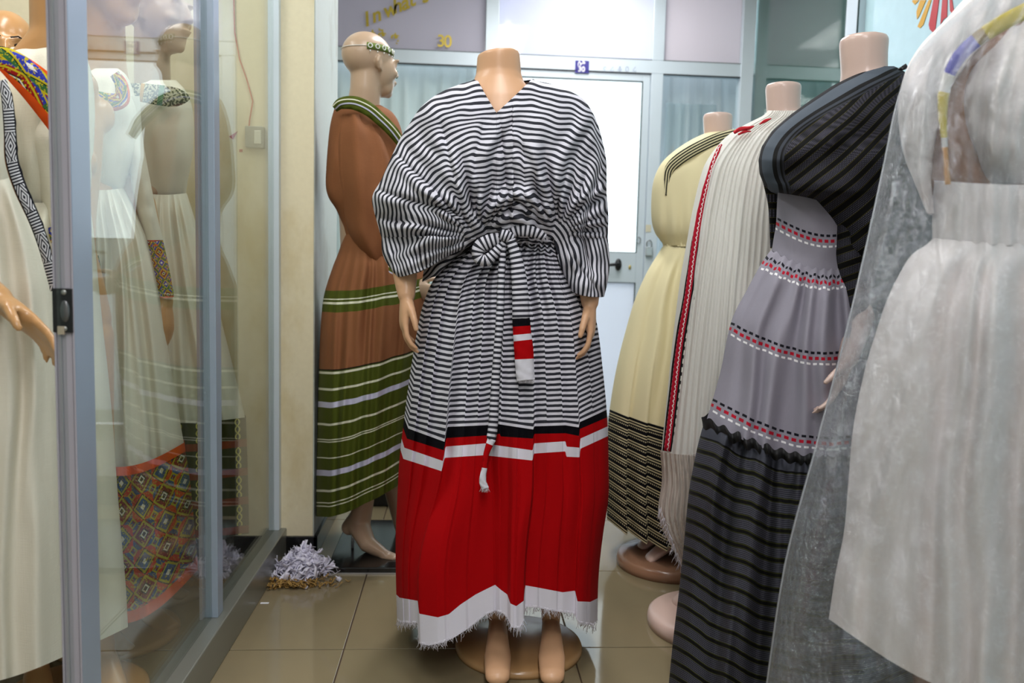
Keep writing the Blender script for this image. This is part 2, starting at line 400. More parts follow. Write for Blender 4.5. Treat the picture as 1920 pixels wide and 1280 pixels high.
pp = at(1216, 428, YF-.022); tag(BM().box((pp.x-.018, YF-.0225, pp.z-.022), (pp.x+.016, YF-.02, pp.z+.022)).build('tape_piece', plain('masking_tape', rgb(210, 205, 180), .7)), 'small piece of yellowed tape above the padlock', 'tape')
# ---------------------------------------------------------------- lettering
def text(name, body, loc, size, mat, parent=None, rotz=0, rot=(PI/2, 0, 0), shear=0, ext=.0008, font=None, off=0):
    cu = bpy.data.curves.new(name, 'FONT'); cu.body = body; cu.size = size; cu.shear = shear; cu.extrude = ext; cu.offset = off; cu.align_x = 'LEFT'
    t_ = bpy.data.objects.new('tmp', cu); C.objects.link(t_); dg = bpy.context.evaluated_depsgraph_get()
    me = bpy.data.meshes.new_from_object(t_.evaluated_get(dg)); bpy.data.objects.remove(t_)
    M = Matrix.Translation(Vector(loc)) @ Matrix.Rotation(rot[2], 4, 'Z') @ Matrix.Rotation(rot[0], 4, 'X') @ Matrix.Rotation(rotz, 4, 'Z')
    me.transform(M); return link(name, me, mat, parent, smooth=False)
GOLD = plain('gold_vinyl', rgb(205, 180, 70), .3, .45, .2, 30)
ls = empty('window_lettering', at(690, 60, YF-.03), 'gold italic vinyl lettering on the mauve pane left of the door', 'lettering')
# slanted first line, letter by letter along a rising line
words = [('I', 688, 50), ('n', 702, 43), ('w', 724, 34), ('h', 741, 26), ('a', 757, 20), ('t', 771, 13), ('s', 795, 6)]
for ch, x, y in words:
    p = at(x-3, y, YF-.012); text('letter', ch, (p.x, YF-.013, p.z), .115, GOLD, ls, rotz=.36, shear=.3, off=.003)
for ch, x, y in [('ሱ', 690, 77), ('ቅ', 708, 77), ('ቁ', 732, 82), ('3', 819, 87), ('0', 832, 88)]:
    p = at(x, y, YF-.012); text('letter', ch, (p.x, YF-.013, p.z), .088 if x < 800 else .1, GOLD, ls, off=.0012)
sg = empty('number_sticker', at(1092, 125, YF-.03), 'small dark blue sticker with white number 30 above the door', 'sticker')
s0 = at(1078, 136, YF-.024); s1 = at(1105, 114, YF-.024)
BM().box((s0.x, YF-.022, s0.z), (s1.x, YF-.0202, s1.z)).build('backing', plain('navy_vinyl', rgb(38, 30, 130), .4), sg)
WV = plain('white_vinyl', rgb(235, 235, 240), .4)
text('digits', '30', (s0.x+.018, YF-.0225, s0.z+.008), .044, WV, sg, off=.001)
text('script', 'ሱቅ', (s0.x+.014, YF-.0225, s0.z+.042), .038, WV, sg, off=.0008)
# faint pen marks on the transom
mk = empty('pen_marks', at(1160, 127, YF-.03), 'faint grey handwriting on the transom right of the blue sticker', 'writing')
PEN = plain('pen_ink', rgb(165, 175, 195), .6)
for k, (x, ch) in enumerate(((1130, 'ና'), (1144, 'ሪ'), (1158, 'ቆ'), (1172, 'ዐ'), (1186, 'ረ'))):
    p = at(x, 134, YF-.022); text('stroke', ch, (p.x, YF-.0215, p.z), .042, PEN, mk)
# ---------------------------------------------------------------- right wall
XR = 1.8
wr = struct(BM().box((XR+.02, -2.6, 0), (1.95, 5.3, 2.9)).build('wall_right', plain('pale_cyan_panel', rgb(196, 224, 232), .25)))
yq0 = atX(1592, 60, XR).y; yq1 = atX(1616, 60, XR).y
BM().box((XR-.02, yq1, 0), (XR+.03, yq0, 2.9)).build('post', ALU, wr, bevel=.003)
BM().box((XR-.024, yq1+.0, 0), (XR-.018, yq1+.006, 2.9)).build('gasket', G_, wr)
BM().box((XR+.012, yq0, 0), (XR+.02, 4.97, 2.9)).build('backing_panel', plain('dark_teal_panel', rgb(84, 104, 102), .3), wr)
BM().box((XR+.001, yq0, .1), (XR+.008, 4.97, 2.9)).build('glass_pane', glassmat('green_glass', (.75, .86, .82), 1.0, .10), wr)
BM().box((XR+.012, -2.6, 0), (XR+.0195, yq1, 2.9)).build('panel', plain('pale_cyan_gloss', rgb(190, 222, 230), .12), wr)
# sunburst emblem
em = empty('sunburst_emblem', atX(1745, 0, XR+.01), 'yellow and red sunburst emblem on the pale blue wall', 'emblem')
YEL = plain('emblem_yellow', rgb(214, 160, 20), .4); RED = plain('emblem_red', rgb(190, 20, 32), .4)
for pts, mt in (([(1712, 0), (1724, 0), (1716, 9), (1711, 3)], YEL), ([(1726, 0), (1737, 0), (1724, 30), (1720, 36), (1719, 22)], YEL), ([(1742, 0), (1747, 0), (1732, 46), (1726, 53), (1721, 50)], YEL),
                ([(1752, -6), (1762, -6), (1754, 56), (1750, 61), (1744, 55), (1742, 46)], RED), ([(1768, -6), (1777, -6), (1776, 32), (1770, 36), (1764, 46), (1765, 30)], RED), ([(1781, -6), (1785, -6), (1789, 22), (1786, 26), (1782, 20)], RED)):
    P = [atX(x, y, XR+.0115) for x, y in pts]
    BM().prism([(p.y, p.z) for p in P], (-.002, 0, 0), (XR+.0115, 0, 0), (0, 1, 0), (0, 0, 1)).build('ray', mt, em)
# ---------------------------------------------------------------- ceiling lamps
LM = emis('lamp_diffuser', (1, .99, .97), 9.)
places = ['nearest the door', 'above the red hemmed dress', 'just overhead of the photographer', 'inside the glass case', 'beside the right hand wall', 'added far behind the photographer as front fill']
for (lx, ly, lp), pl in zip(LAMPS, places):
    e = empty('ceiling_lamp', (lx, ly, 2.86), 'white ceiling strip lamp '+pl, 'lamp', 'ceiling strip lamps')
    BM().box((lx-.09, ly-.6, 2.865), (lx+.09, ly+.6, 2.9)).build('housing', WHITEW, e, bevel=.004)
    BM().tube([(lx, ly-.57, 2.85), (lx, ly+.57, 2.85)], .018, 10).build('tube', LM, e, smooth=True)
# ---------------------------------------------------------------- small things on and by the pillar
sw = empty('light_switch', at(478, 258, YP), 'grey switch box on the cream wall behind the glass', 'switch')
q0 = at(461, 277, YP-.01); q1 = at(496, 238, YP-.01)
swb = BM().box((q0.x, YP-.022, q0.z), (q1.x, YP, q1.z)).build('box', plain('switch_grey', rgb(150, 150, 140), .5), sw, bevel=.003)
BM().box((q0.x+.03, YP-.026, q0.z+.012), (q1.x-.008, YP-.02, q1.z-.014)).build('rocker', plain('switch_white', rgb(215, 215, 200), .4), swb, bevel=.002)
wp = [at(x, y, YP-.006) for x, y in ((438, -20), (440, 60), (449, 110), (463, 150), (474, 190), (468, 225), (467, 238))]
tag(BM().tube(wp, .0022, 6).build('red_wire', plain('red_plastic', rgb(190, 60, 50), .5), smooth=True), 'thin red wire running down the cream wall to the switch box', 'wire')
for pts, nm, lb in (([(430, 256), (446, 246), (437, 262)], 'red_tape', 'red triangle of tape on the cream wall left of the switch'), ([(449, 280), (455, 280), (455, 285), (449, 285)], 'red_tape', 'tiny red square of tape on the cream wall below the switch')):
    P = [at(x, y, YP) for x, y in pts]
    tag(BM().prism([(p.x, p.z) for p in P], (0, -.002, 0), (0, YP, 0)).build(nm, plain('red_vinyl', rgb(170, 35, 40), .5)), lb, 'tape')
# black mirror-finish stand under the brown dress
f0 = fl(612, 1076); f1 = fl(745, 1071)
bp = empty('black_stand', (f0.x+.3, f0.y+.2, 0), 'glossy black square plinth with thin chrome rim beside the pillar', 'plinth')
BM().box((f0.x, f0.y, .004), (f0.x+.62, f0.y+.5, .022)).build('slab', BLACKG, bp, bevel=.003)
BM().box((f0.x-.002, f0.y-.003, .0), (f0.x+.622, f0.y+.503, .005)).build('rim', plain('rim_chrome', rgb(190, 190, 190), .25, .7), bp)
bx = empty('backdrop_box', (-.05, 3.45, 0), 'black box with grey rim added as the dark background behind the brown dress', 'box')  # low black box stands in for the dark far floor and wall
BM().box((-.36, 3.3, 0), (.25, 3.7, .10)).build('body', BLACK, bx, bevel=.006)
BM().box((-.365, 3.295, .10), (.255, 3.705, .125)).build('rim', plain('box_grey', rgb(120, 110, 108), .5), bx, bevel=.004)
# heap of shredded white paper
pc = fl(548, 1095)
V = []; Fc = []; rnd = random.Random(3)
for k in range(620):
    a = rnd.uniform(0, 2*PI); rr = abs(rnd.gauss(0, .5)); hx = .082*min(rr, 1.35)
    bxx = pc.x+.02+hx*math.cos(a)*1.15; byy = pc.y+.07+hx*math.sin(a)*.95
    hh = max(.004, .09*(1-(rr/1.35)**1.3))*rnd.uniform(.25, 1)
    d = Vector((rnd.gauss(0, 1), rnd.gauss(0, 1), rnd.gauss(0, .55))).normalized(); L_ = rnd.uniform(.025, .07); wd = rnd.uniform(.003, .008)
    sd = d.cross(Vector((rnd.random(), rnd.random(), rnd.random()+.3))).normalized(); p = Vector((bxx, byy, hh)); n0 = len(V)
    nrm = d.cross(sd); ph = rnd.uniform(0, 6)
    for q in range(6):
        c_ = p+d*L_*(q/5-.5)+nrm*.009*math.sin(ph+q*1.1)+sd*.005*math.sin(ph*2+q*.8); c_.z = max(.003, c_.z)
        V += [c_-sd*wd, c_+sd*wd]
    Fc += [(n0+2*q, n0+2*q+1, n0+2*q+3, n0+2*q+2) for q in range(5)]
pg = pyd('paper_shreds', V, Fc, plain('white_paper', rgb(226, 224, 240), .6)); so = pg.modifiers.new('s', 'SOLIDIFY'); so.thickness = .0006
tag(pg, 'heap of shredded white paper on the tiles at the pillar foot', 'paper', kind='stuff')
V = []; Fc = []
for k in range(240):
    bxx = pc.x-.005+rnd.gauss(0, .055); byy = pc.y-.012+rnd.gauss(0, .016)+.06*(bxx-pc.x); d = Vector((rnd.gauss(0, 1), rnd.gauss(0, 1), rnd.gauss(0, .3))).normalized(); L_ = rnd.uniform(.01, .03)
    sd = d.cross(Vector((0, 0, 1))).normalized(); p = Vector((bxx, byy, rnd.uniform(.003, .018))); n0 = len(V)
    for q in range(4):
        c_ = p+d*L_*(q/3-.5)+Vector((0, 0, .004*math.sin(q*2+k))); c_.z = max(.002, c_.z); V += [c_-sd*.003, c_+sd*.003]
    Fc += [(n0+2*q, n0+2*q+1, n0+2*q+3, n0+2*q+2) for q in range(3)]
sp = pyd('wood_shavings', V, Fc, plain('shaving', rgb(160, 125, 65), .8, var=.3)); so = sp.modifiers.new('s', 'SOLIDIFY'); so.thickness = .0006
tag(sp, 'scatter of yellow brown shavings in front of the paper heap', 'shavings', kind='stuff')
sc = fl(495, 1131); tag(BM().box((sc.x-.01, sc.y-.004, 0.0005), (sc.x+.014, sc.y+.004, .002)).build('paper_scrap', WV), 'tiny white paper scrap on the tile near the glass partition', 'paper')
# ================================================================= mannequins
def skin(name, col, rough=.28, var=.05):
    t = NT(name); o = t.obj(); c = t.mix(t.noise(5, 3, o), tuple(v*(1-var) for v in col), col)
    t.b.inputs['Coat Weight'].default_value = .12; t.b.inputs['Coat Roughness'].default_value = .2
    return t.fin(c, rough, 0, .45)
SK_MAIN = skin('skin_tan', rgb(216, 168, 130), .4); SK_ROSE = skin('skin_rose', rgb(214, 186, 174)); SK_BEIGE = skin('skin_beige', rgb(188, 160, 134), .35)
SK_BROWN = skin('skin_brown', rgb(158, 108, 68)); SK_GOLD = skin('skin_golden', rgb(206, 156, 104))
def hand(b, W, d, n, t, sc=1., curl=.35, spread=.004, thumb=.5, fdr=.0078):
    """palm, four unequal bent fingers and a thumb; d fingers' direction, n palm normal, t thumb side"""
    W = Vector(W); d = Vector(d).normalized(); t = Vector(t); t = (t-d*t.dot(d)).normalized(); n = Vector(n); n = (n-d*n.dot(d)-t*n.dot(t)).normalized()
    b.tube([W-d*.02*sc, W+d*.012*sc, W+d*.04*sc, W+d*.072*sc, W+d*.084*sc], [(.023*sc, .018*sc), (.025*sc, .017*sc), (.034*sc, .016*sc), (.036*sc, .0135*sc), (.032*sc, .010*sc)], 16, side=t)
    for k, (o, L_, e) in enumerate(((.0265, .074, 0), (.009, .082, .004), (-.009, .076, .002), (-.0255, .060, -.006))):
        p = W+t*o*sc+d*(.078+e)*sc; dd = (d+t*spread*(1.5-k)*8).normalized(); P = [p-dd*.02*sc]; a = curl*(.55+.12*k)
        R = [fdr*1.12*sc]; P.append(p); R.append(fdr*1.08*sc)
        for q, fr in enumerate((.45, .31, .24)):
            v = dd*math.cos(a)+n*math.sin(a); p = p+v*L_*fr*sc; P.append(p); R.append(fdr*(1.0, .92, .76)[q]*sc); a += curl*(1.1-.1*q)
        b.tube(P, R, 12)
    p0 = W+t*.016*sc+d*.018*sc+n*.006*sc; v1 = (d*.75+t*.75+n*thumb*.6).normalized(); v2 = (d*1.0+t*.35+n*thumb).normalized(); v3 = (d*1.0+t*.1+n*thumb*.9).normalized()
    p1 = p0+v1*.034*sc; p2 = p1+v2*.030*sc; p3 = p2+v3*.022*sc
    b.tube([p0, p1, p2, p3], [.0135*sc, .0110*sc, .0095*sc, .0075*sc], 12)
def head(b, M, sc=1.):
    """bald shop mannequin head; local: face towards -Y, chin tip at z 0, crown at z .235"""
    s = len(b.V)
    b.ell((0, .018, .148), (.072, .094, .088), n=28, m=18)
    b.ell((0, -.018, .10), (.064, .074, .085), n=24, m=14)
    b.ell((0, -.040, .045), (.043, .044, .046), n=20, m=12)
    b.ell((0, -.066, .017), (.019, .017, .017)); b.ell((0, -.045, .030), (.040, .035, .028))
    b.tube([(0, -.088, .132), (0, -.095, .113), (0, -.103, .093)], [.0065, .0085, .0105], 12)
    for sx in (-1, 1):
        b.ell((sx*.010, -.099, .089), (.0075, .009, .007)); b.ell((sx*.034, -.062, .088), (.022, .022, .02))
        b.ell((sx*.03, -.083, .140), (.022, .010, .007)); b.ell((sx*.029, -.077, .121), (.013, .011, .0075))
        b.tube([(sx*.069, .012, .128), (sx*.079, .022, .132), (sx*.080, .028, .112), (sx*.074, .018, .088), (sx*.068, .008, .084)], [.007, .0065, .0065, .007, .006], 10)
        b.ell((sx*.070, .016, .108), (.008, .014, .022))
    b.ell((0, -.092, .062), (.021, .010, .0052)); b.ell((0, -.089, .053), (.017, .010, .0058)); b.ell((0, -.078, .058), (.026, .012, .012))
    b.xf(M, s)
def body(b, x, y, rot, neck=1.55, feet=True, arms=(), sc=1., z0=0., tilt=0, g=.84):
    """continuous body; arms: list of world paths with radii added by the caller"""
    s = len(b.V); k = neck/1.55
    b.tube([(0, .0, .80), (0, .005, .90), (0, 0, .98), (0, 0, 1.06), (0, 0, 1.14), (0, 0, 1.24), (0, .005, 1.33), (0, .01, 1.385), (0, .012, 1.42)],
           [(p*g, q*g) for p, q in ((.135, .09), (.165, .11), (.14, .098), (.112, .082), (.118, .086), (.138, .098), (.150, .088), (.128, .070))]+[(.085, .058)], 28, side=(1, 0, 0))
    b.tube([(0, .012, 1.38), (0, .010, 1.43), (0, .006, 1.475), (0, .002, 1.51), (0, 0, 1.542), (0, 0, 1.55)], [(.078, .056), (.056, .052), (.050, .050), (.051, .051), (.053, .053), (.049, .049)], 28, side=(1, 0, 0), round_=False)
    for sx in (-1, 1):
        b.ell((sx*.06*g, -.068*g, 1.25), (.055*g, .052*g, .055*g)); b.ell((sx*.145*g, .012, 1.362), (.046*g, .042*g, .040)); b.ell((sx*.075*g, .055*g, .88), (.07*g, .06*g, .07))
        if feet:
            b.tube([(sx*.085*g, 0, .86), (sx*.088*g, -.005, .66), (sx*.080*g, -.008, .47), (sx*.078*g, .012, .34), (sx*.072*(g+1)/2, .018, .17), (sx*.070, .02, .11)], [.085*g, .074*g, .052, .050, .032, .029], 18)
            b.tube([(sx*.070, .035, .085), (sx*.072, .005, .075), (sx*.074, -.055, .045), (sx*.076, -.10, .024), (sx*.076, -.135, .020)], [(.026, .03), (.030, .028), (.036, .020), (.038, .014), (.030, .011)], 16, side=(1, 0, 0))
            b.tube([(sx*.070, .045, .12), (sx*.070, .052, .07)], [.024, .022], 14)
    M = Matrix.Translation((x, y, z0)) @ Matrix.Rotation(rot, 4, 'Z') @ Matrix.Diagonal((sc, sc, k, 1))
    b.xf(M, s); return M
def disc(name, parent, mat, x, y, r, h=.022, ell=1.):
    b = BM(); n = len(b.V)
    b.lathe([(0.001, 0), (r, 0), (r+.001, h*.4), (r-.002, h*.8), (r-.012, h), (r*.6, h*1.12), (.001, h*1.16)], (0, 0, 0), 56)
    b.xf(Matrix.Translation((x, y, .0005)) @ Matrix.Diagonal((1, ell, 1, 1)), n); return b.build(name, mat, parent, smooth=True)

# --- main mannequin
mx = empty('mannequin', (.172, 2.05, 0), 'headless tan mannequin wearing the black and white striped dress with red hem', 'mannequin')
b = BM(); s = len(b.V)
cN = at(934, 97, 2.06)
body(b, .150, 2.06, 0, 1.38, feet=False, sc=.95)
# remove the generic neck top by overlaying the wide cut neck of this figure
NKT = ((938, 262, 2.04, .135, .082), (937, 225, 2.045, .125, .076), (936, 196, 2.052, .106, .068), (935.5, 175, 2.06, .083, .061), (935, 158, 2.066, .066, .057), (935, 140, 2.07, .0575, .0555), (935, 112, 2.07, .0545, .056), (934.5, 103, 2.07, .0535, .055), (934, 99, 2.07, .049, .051))
b.tube([at(q[0], q[1], q[2]) for q in NKT], [(q[3], q[4]) for q in NKT], 36, side=(1, 0, 0), round_=False)
for sx, (lx, rx) in ((-1, (932, 932)), (1, (1032, 1034))):
    hip = Vector((.165+sx*.085, 2.06, .84)); kn = Vector((at(lx, 1000, 2.06).x, 2.045, .45)); an = at(lx+1, 1168, 2.045)
    b.tube([hip, hip.lerp(kn, .5), kn, kn.lerp(an, .45)+Vector((0, .012, 0)), an], [.088, .075, .053, .046, .0235], 18)
    toe = fl(rx+1, 1262, .042); m1 = an.lerp(toe, .38)+Vector((0, -.004, .006)); m2 = an.lerp(toe, .7)
    b.tube([an, m1, m2, toe], [(.0235, .025), (.028, .024), (.034, .019), (.031, .015)], 20, side=(1, 0, 0))
    b.tube([an, an+Vector((0, .03, -.06))], [.024, .022], 14)
    b.ell(toe+Vector((0, -.004, -.006)), (.030, .022, .018))
for side, W, el, sh, n in ((1, at(762, 552, 1.97), at(752, 400, 2.07), at(835, 250, 2.07), (1, .1, 0)), (-1, at(1106, 566, 1.95), at(1098, 400, 2.05), at(1060, 250, 2.07), (-1, .1, 0))):
    mid = W+(el-W)*.38
    b.tube([sh, el, mid, W+(el-W)*.10, W], [.047, .038, .034, .026, (.022)], 18)
    d = Vector((-.06*side, -.12, -1)) if side == 1 else Vector((.05, -.12, -1))
    hand(b, W+Vector((0, 0, -.004)), d, n, Vector((.22*side, -1, 0)), .90, curl=.36, thumb=.30)
ob = b.blob('body', SK_MAIN, mx, .0038, 5)
disc('base', mx, plain('tan_base', rgb(176, 136, 92), .22, 0, .1, 3), .176, 2.035, .168, .02)
# --- brown-dress mannequin
bx_, by_ = at(676, 600, 2.76).x, 2.76
mb = empty('mannequin', (bx_, by_, 0), 'beige bald mannequin in profile wearing the brown and green dress by the pillar', 'mannequin')
b = BM(); rot = PI/2+.42
M = body(b, bx_, by_, rot, 1.56, feet=False, sc=.98)
hc_ = at(727, 184, 2.77)     # chin
hr_ = PI/2+.70
Mh = Matrix.Translation((hc_.x-.050, hc_.y-.02, hc_.z+.001)) @ Matrix.Rotation(hr_, 4, 'Z') @ Matrix.Rotation(-.03, 4, 'X') @ Matrix.Diagonal((.95, .95, .86, 1))
head(b, Mh)
b.tube([Vector((bx_, by_, 1.40)), Vector((bx_, by_, 1.47)).lerp(Mh @ Vector((0, .03, .0)), .5), Mh @ Vector((0, .028, .02)), Mh @ Vector((0, .024, .09))], [.075, .056, .050, .050], 24)
for an, mid, toe in (((678, 930), (668, 985), (735, 1046)),):
    P = [Vector((bx_, by_, .85)), Vector((at(675, 800, 2.76).x, 2.78, .45)), at(682, 940, 2.75), at(672, 985, 2.74), at(690, 1020, 2.69), at(722, 1040, 2.66)]
    b.tube(P, [.08, .055, .036, .042, (.036, .03), (.03, .018)], 16, side=(0, 1, 0)); b.tube([at(655, 988, 2.75), at(668, 975, 2.75)], [.028, .034], 12)
    b.tube([at(722, 1040, 2.66), at(742, 1046, 2.64)], [(.028, .015), (.022, .011)], 12, side=(0, 1, 0))
P = [Vector((bx_+.05, by_+.1, .85)), at(735, 900, 2.92), at(760, 1005, 2.90)]; b.tube(P, [.07, .04, .03], 14)
hand(b, at(772, 540, 2.66), (1, -.25, -.25), (0, .5, -1), (.1, -.3, 1), .9, .5)
hand(b, at(790, 528, 2.70), (-.5, -.6, -.8), (0, 1, 0), (.5, -.3, 1), .9, .5)
b.tube([at(672, 250, 2.72), at(690, 400, 2.70), at(745, 520, 2.67), at(772, 540, 2.66)], [.045, .04, .026, .022], 14)
b.blob('body', SK_BEIGE, mb, .0048, 5)
b = BM(); p = at(661, 1040, 2.74); b.tube([(p.x, p.y, .022), (p.x, p.y, .09)], .005, 8, round_=False); b.build('stand_rod', plain('rod_steel', rgb(190, 190, 190), .3, .7), mb, smooth=True)
# forehead band, beads
def on_head(Mh, a, z, off=0.):
    r = math.sqrt(max(0, 1-((z-.148)/.088)**2)); return Mh @ Vector((( .072*r+off)*math.sin(a), .018-(.094*r+off)*math.cos(a), z))
hb = empty('headband', Mh @ Vector((0, -.09, .17)), 'narrow green forehead band with white rings on the bald beige head', 'headband')
V = []; Fc = []; n = 40; z_ = .166
for k in range(n+1):
    a = -2.05+3.6*k/n
    V += [on_head(Mh, a, z_-.012, .004), on_head(Mh, a, z_+.012, .004)]
Fc = [(2*k, 2*k+2, 2*k+3, 2*k+1) for k in range(n)]
bnd = o = pyd('band', V, Fc, plain('olive_ribbon', rgb(90, 110, 30), .8), hb); so = o.modifiers.new('s', 'SOLIDIFY'); so.thickness = .0025
GRW = plain('white_thread', rgb(230, 230, 225), .7)
ring = None
for k in range(13):
    a = -1.93+3.35*k/12; c = on_head(Mh, a, z_, .0062); o_n = (c-(Mh @ Vector((0, .018, z_)))).normalized(); sd = o_n.cross(Vector((0, 0, 1))).normalized()
    pts = [c+sd*.0068*math.cos(q*PI/5)+Vector((0, 0, 1))*.0068*math.sin(q*PI/5) for q in range(11)]
    BM().tube(pts, .0019, 6).build('ring', GRW, bnd, smooth=True)
    BM().ell(c+Vector((0, 0, -.0165)), (.0022, .0022, .003), n=8, m=6).build('bead', GRW, bnd, smooth=True)
cs = [on_head(Mh, a, z_+.002-.004*abs(math.cos(a)), .002) for a in [1.55+2.68*k/30 for k in range(31)]]
BM().tube(cs, .0012, 6).build('string', GRW, hb, smooth=True)
fr = Mh @ Vector((0, -.098, .15))
BM().tube([fr+Vector((0, 0, .005)), fr+Vector((.005, 0, -.02)), fr+Vector((.006, 0, -.045))], .0018, 6).build('pendant_chain', plain('green_thread', rgb(60, 130, 70), .6), hb, smooth=True)
GEM = plain('green_bead', rgb(20, 110, 70), .2)
for dz in (.034, .044, .054): BM().ell(fr+Vector((.007, -.001, -dz)), (.005, .005, .005), n=10, m=8).build('pendant_bead', GEM, hb, smooth=True)
# --- right hand row (all face the aisle)
def rowman(px, py, Y, label, sk, bpos, br, nw=1., neckw=1., hands=None, basemat=None, lean=0):
    p = at(px, py, Y); e = empty('mannequin', (p.x, Y, 0), label, 'mannequin'); b = BM()
    M = body(b, p.x, Y, -PI/2+.25, p.z, feet=False, sc=nw)
    # feet wedge on the base
    for sx in (-1, 1):
        hip = Vector((p.x, Y+sx*.085, .86)); an = Vector((bpos[0]+.045, bpos[1]+sx*.055, .125)); toe = Vector((bpos[0]-.085, bpos[1]+sx*.06, .042))
        b.tube([hip, hip.lerp(an, .5), an.lerp(hip, .25), an], [.085, .052, .046, .028], 16)
        b.tube([an, an.lerp(toe, .5)+Vector((0, 0, .01)), toe], [(.027, .027), (.033, .022), (.034, .013)], 14, side=(0, 1, 0)); b.tube([an, an+Vector((.012, 0, -.055))], [.025, .022], 12)
    if hands: hands(b)
    b.blob('body', sk, e, .006, 4)
    disc('base', e, basemat or sk, bpos[0], bpos[1], br, .038)
    return e
q = fl(1158, 1062, .02); b1 = (q.x+.195, 2.64)
rowman(1346, 214, 2.75, 'headless rose mannequin wearing the yellow dress, farthest in the right hand row', SK_ROSE, b1, .18, .95, basemat=skin('base_brown', rgb(150, 112, 88), .2))
q = fl(1234, 1185, .03); b2 = (q.x+.18, 2.16)
rowman(1469, 158, 2.3, 'headless rose mannequin under the sheer white shawl', SK_ROSE, b2, .18, .95)
def gh(b):
    W = at(1590, 672, 1.66); b.tube([at(1640, 400, 1.8), at(1625, 560, 1.72), W], [.04, .034, .022], 14); hand(b, W, (-.45, -.2, -1), (-1, 0, -.2), (-.3, -1, 0), .9, .25)
rowman(1620, 70, 1.85, 'headless rose mannequin wearing the grey dress and black striped shawl', SK_ROSE, (.88, 1.86), .18, 1.02, hands=gh)
e = empty('mannequin', (.96, 1.36, 0), 'dark brown mannequin wearing the white dress under clear plastic', 'mannequin')
b = BM(); body(b, .955, 1.38, -PI/2+.35, 1.52, feet=True, sc=1.); b.ell(at(1800, 250, 1.38), (.055, .10, .12)); b.ell(at(1850, 120, 1.38), (.075, .09, .09)); b.ell(at(1795, 330, 1.38), (.05, .09, .08)); b.blob('body', SK_BROWN, e, .007, 3)
disc('base', e, SK_BROWN, .86, 1.36, .19, .03)
# --- mannequins in the glass case on the left
def caseman(px, py, Y, label, sk, rot, hd=None, nh=None, hands=None, zt=None, vox=.006):
    p = at(px, py, Y); zn = zt or 1.5; e = empty('mannequin', (p.x, Y, 0), label, 'mannequin'); b = BM(); body(b, p.x, Y, rot, zn, feet=True, sc=.95, g=.62)
    Mh = None
    if hd:
        Mh = Matrix.Translation((p.x+.02*math.sin(rot), Y-.02*math.cos(rot), hd)) @ Matrix.Rotation(rot, 4, 'Z'); head(b, Mh)
        b.tube([(p.x, Y+.01, 1.40), (p.x, Y, zn), (p.x, Y, hd+.06)], [.058, .05, .048], 20)
    if hands: hands(b)
    b.blob('body', sk, e, vox, 4); disc('base', e, sk, p.x, Y, .16, .02); return e, Mh
def h2(b):
    W = at(-4, 560, 1.42); b.tube([at(-120, 470, 1.6), W], [.035, .024], 14); hand(b, W, (1, -.1, -.75), (.2, .2, -1), (.4, -.8, .6), 1.0, .22)
caseman(-165, 100, 1.62, 'mannequin at the left edge in the white dress with black embroidered band', SK_GOLD, .4, None, hands=h2)
pe = at(62, 60, 1.78)
caseman(106, 60, 1.8, 'tan mannequin behind the door stile wearing the orange collared white dress', SK_GOLD, .55, 1.635, hands=lambda b: b.tube([at(112, 0, 1.8), at(110, 45, 1.8), at(92, 88, 1.79), at(45, 116, 1.77)], [.042, .046, .046, .030], 16))
e3, M3 = caseman(14, 60, 2.45, 'bald golden mannequin facing out with painted eyes, at the far left', SK_GOLD, .45, 1.468, zt=1.47)
def painted_eyes(M, e):
    EB = plain('eye_paint', rgb(30, 20, 16), .5)
    for sx in (-1, 1):
        BM().ell(M @ Vector((sx*.029, -.0895, .121)), (.0125, .003, .0055)).build('eye', EB, e, smooth=True)
        pts = [M @ Vector((sx*x, y, z)) for x, y, z in ((.013, -.0955, .140), (.03, -.094, .1445), (.046, -.083, .138))]
        BM().tube(pts, .0022, 6).build('eyebrow', EB, e, smooth=True)
painted_eyes(M3, e3)
def h4(b):
    W = at(181, 530, 1.98); b.tube([at(190, 330, 2.05), W], [.035, .022], 14); hand(b, W, (.05, -.1, -1), (1, .1, 0), (.2, -1, 0), .85, .2)
    W = at(309, 566, 2.1); b.tube([at(265, 380, 2.15), W], [.035, .022], 14); hand(b, W, (.1, -.1, -1), (-1, .1, 0), (-.2, -1, 0), .9, .3)
caseman(196, 100, 2.12, 'mannequin behind glass wearing the white dress with patchwork hem', SK_GOLD, PI/2-.5, 1.58, hands=h4)
caseman(285, 90, 2.44, 'mannequin deepest in the glass case, in the dress with lattice pattern', SK_BEIGE, PI/2-.25, 1.60)
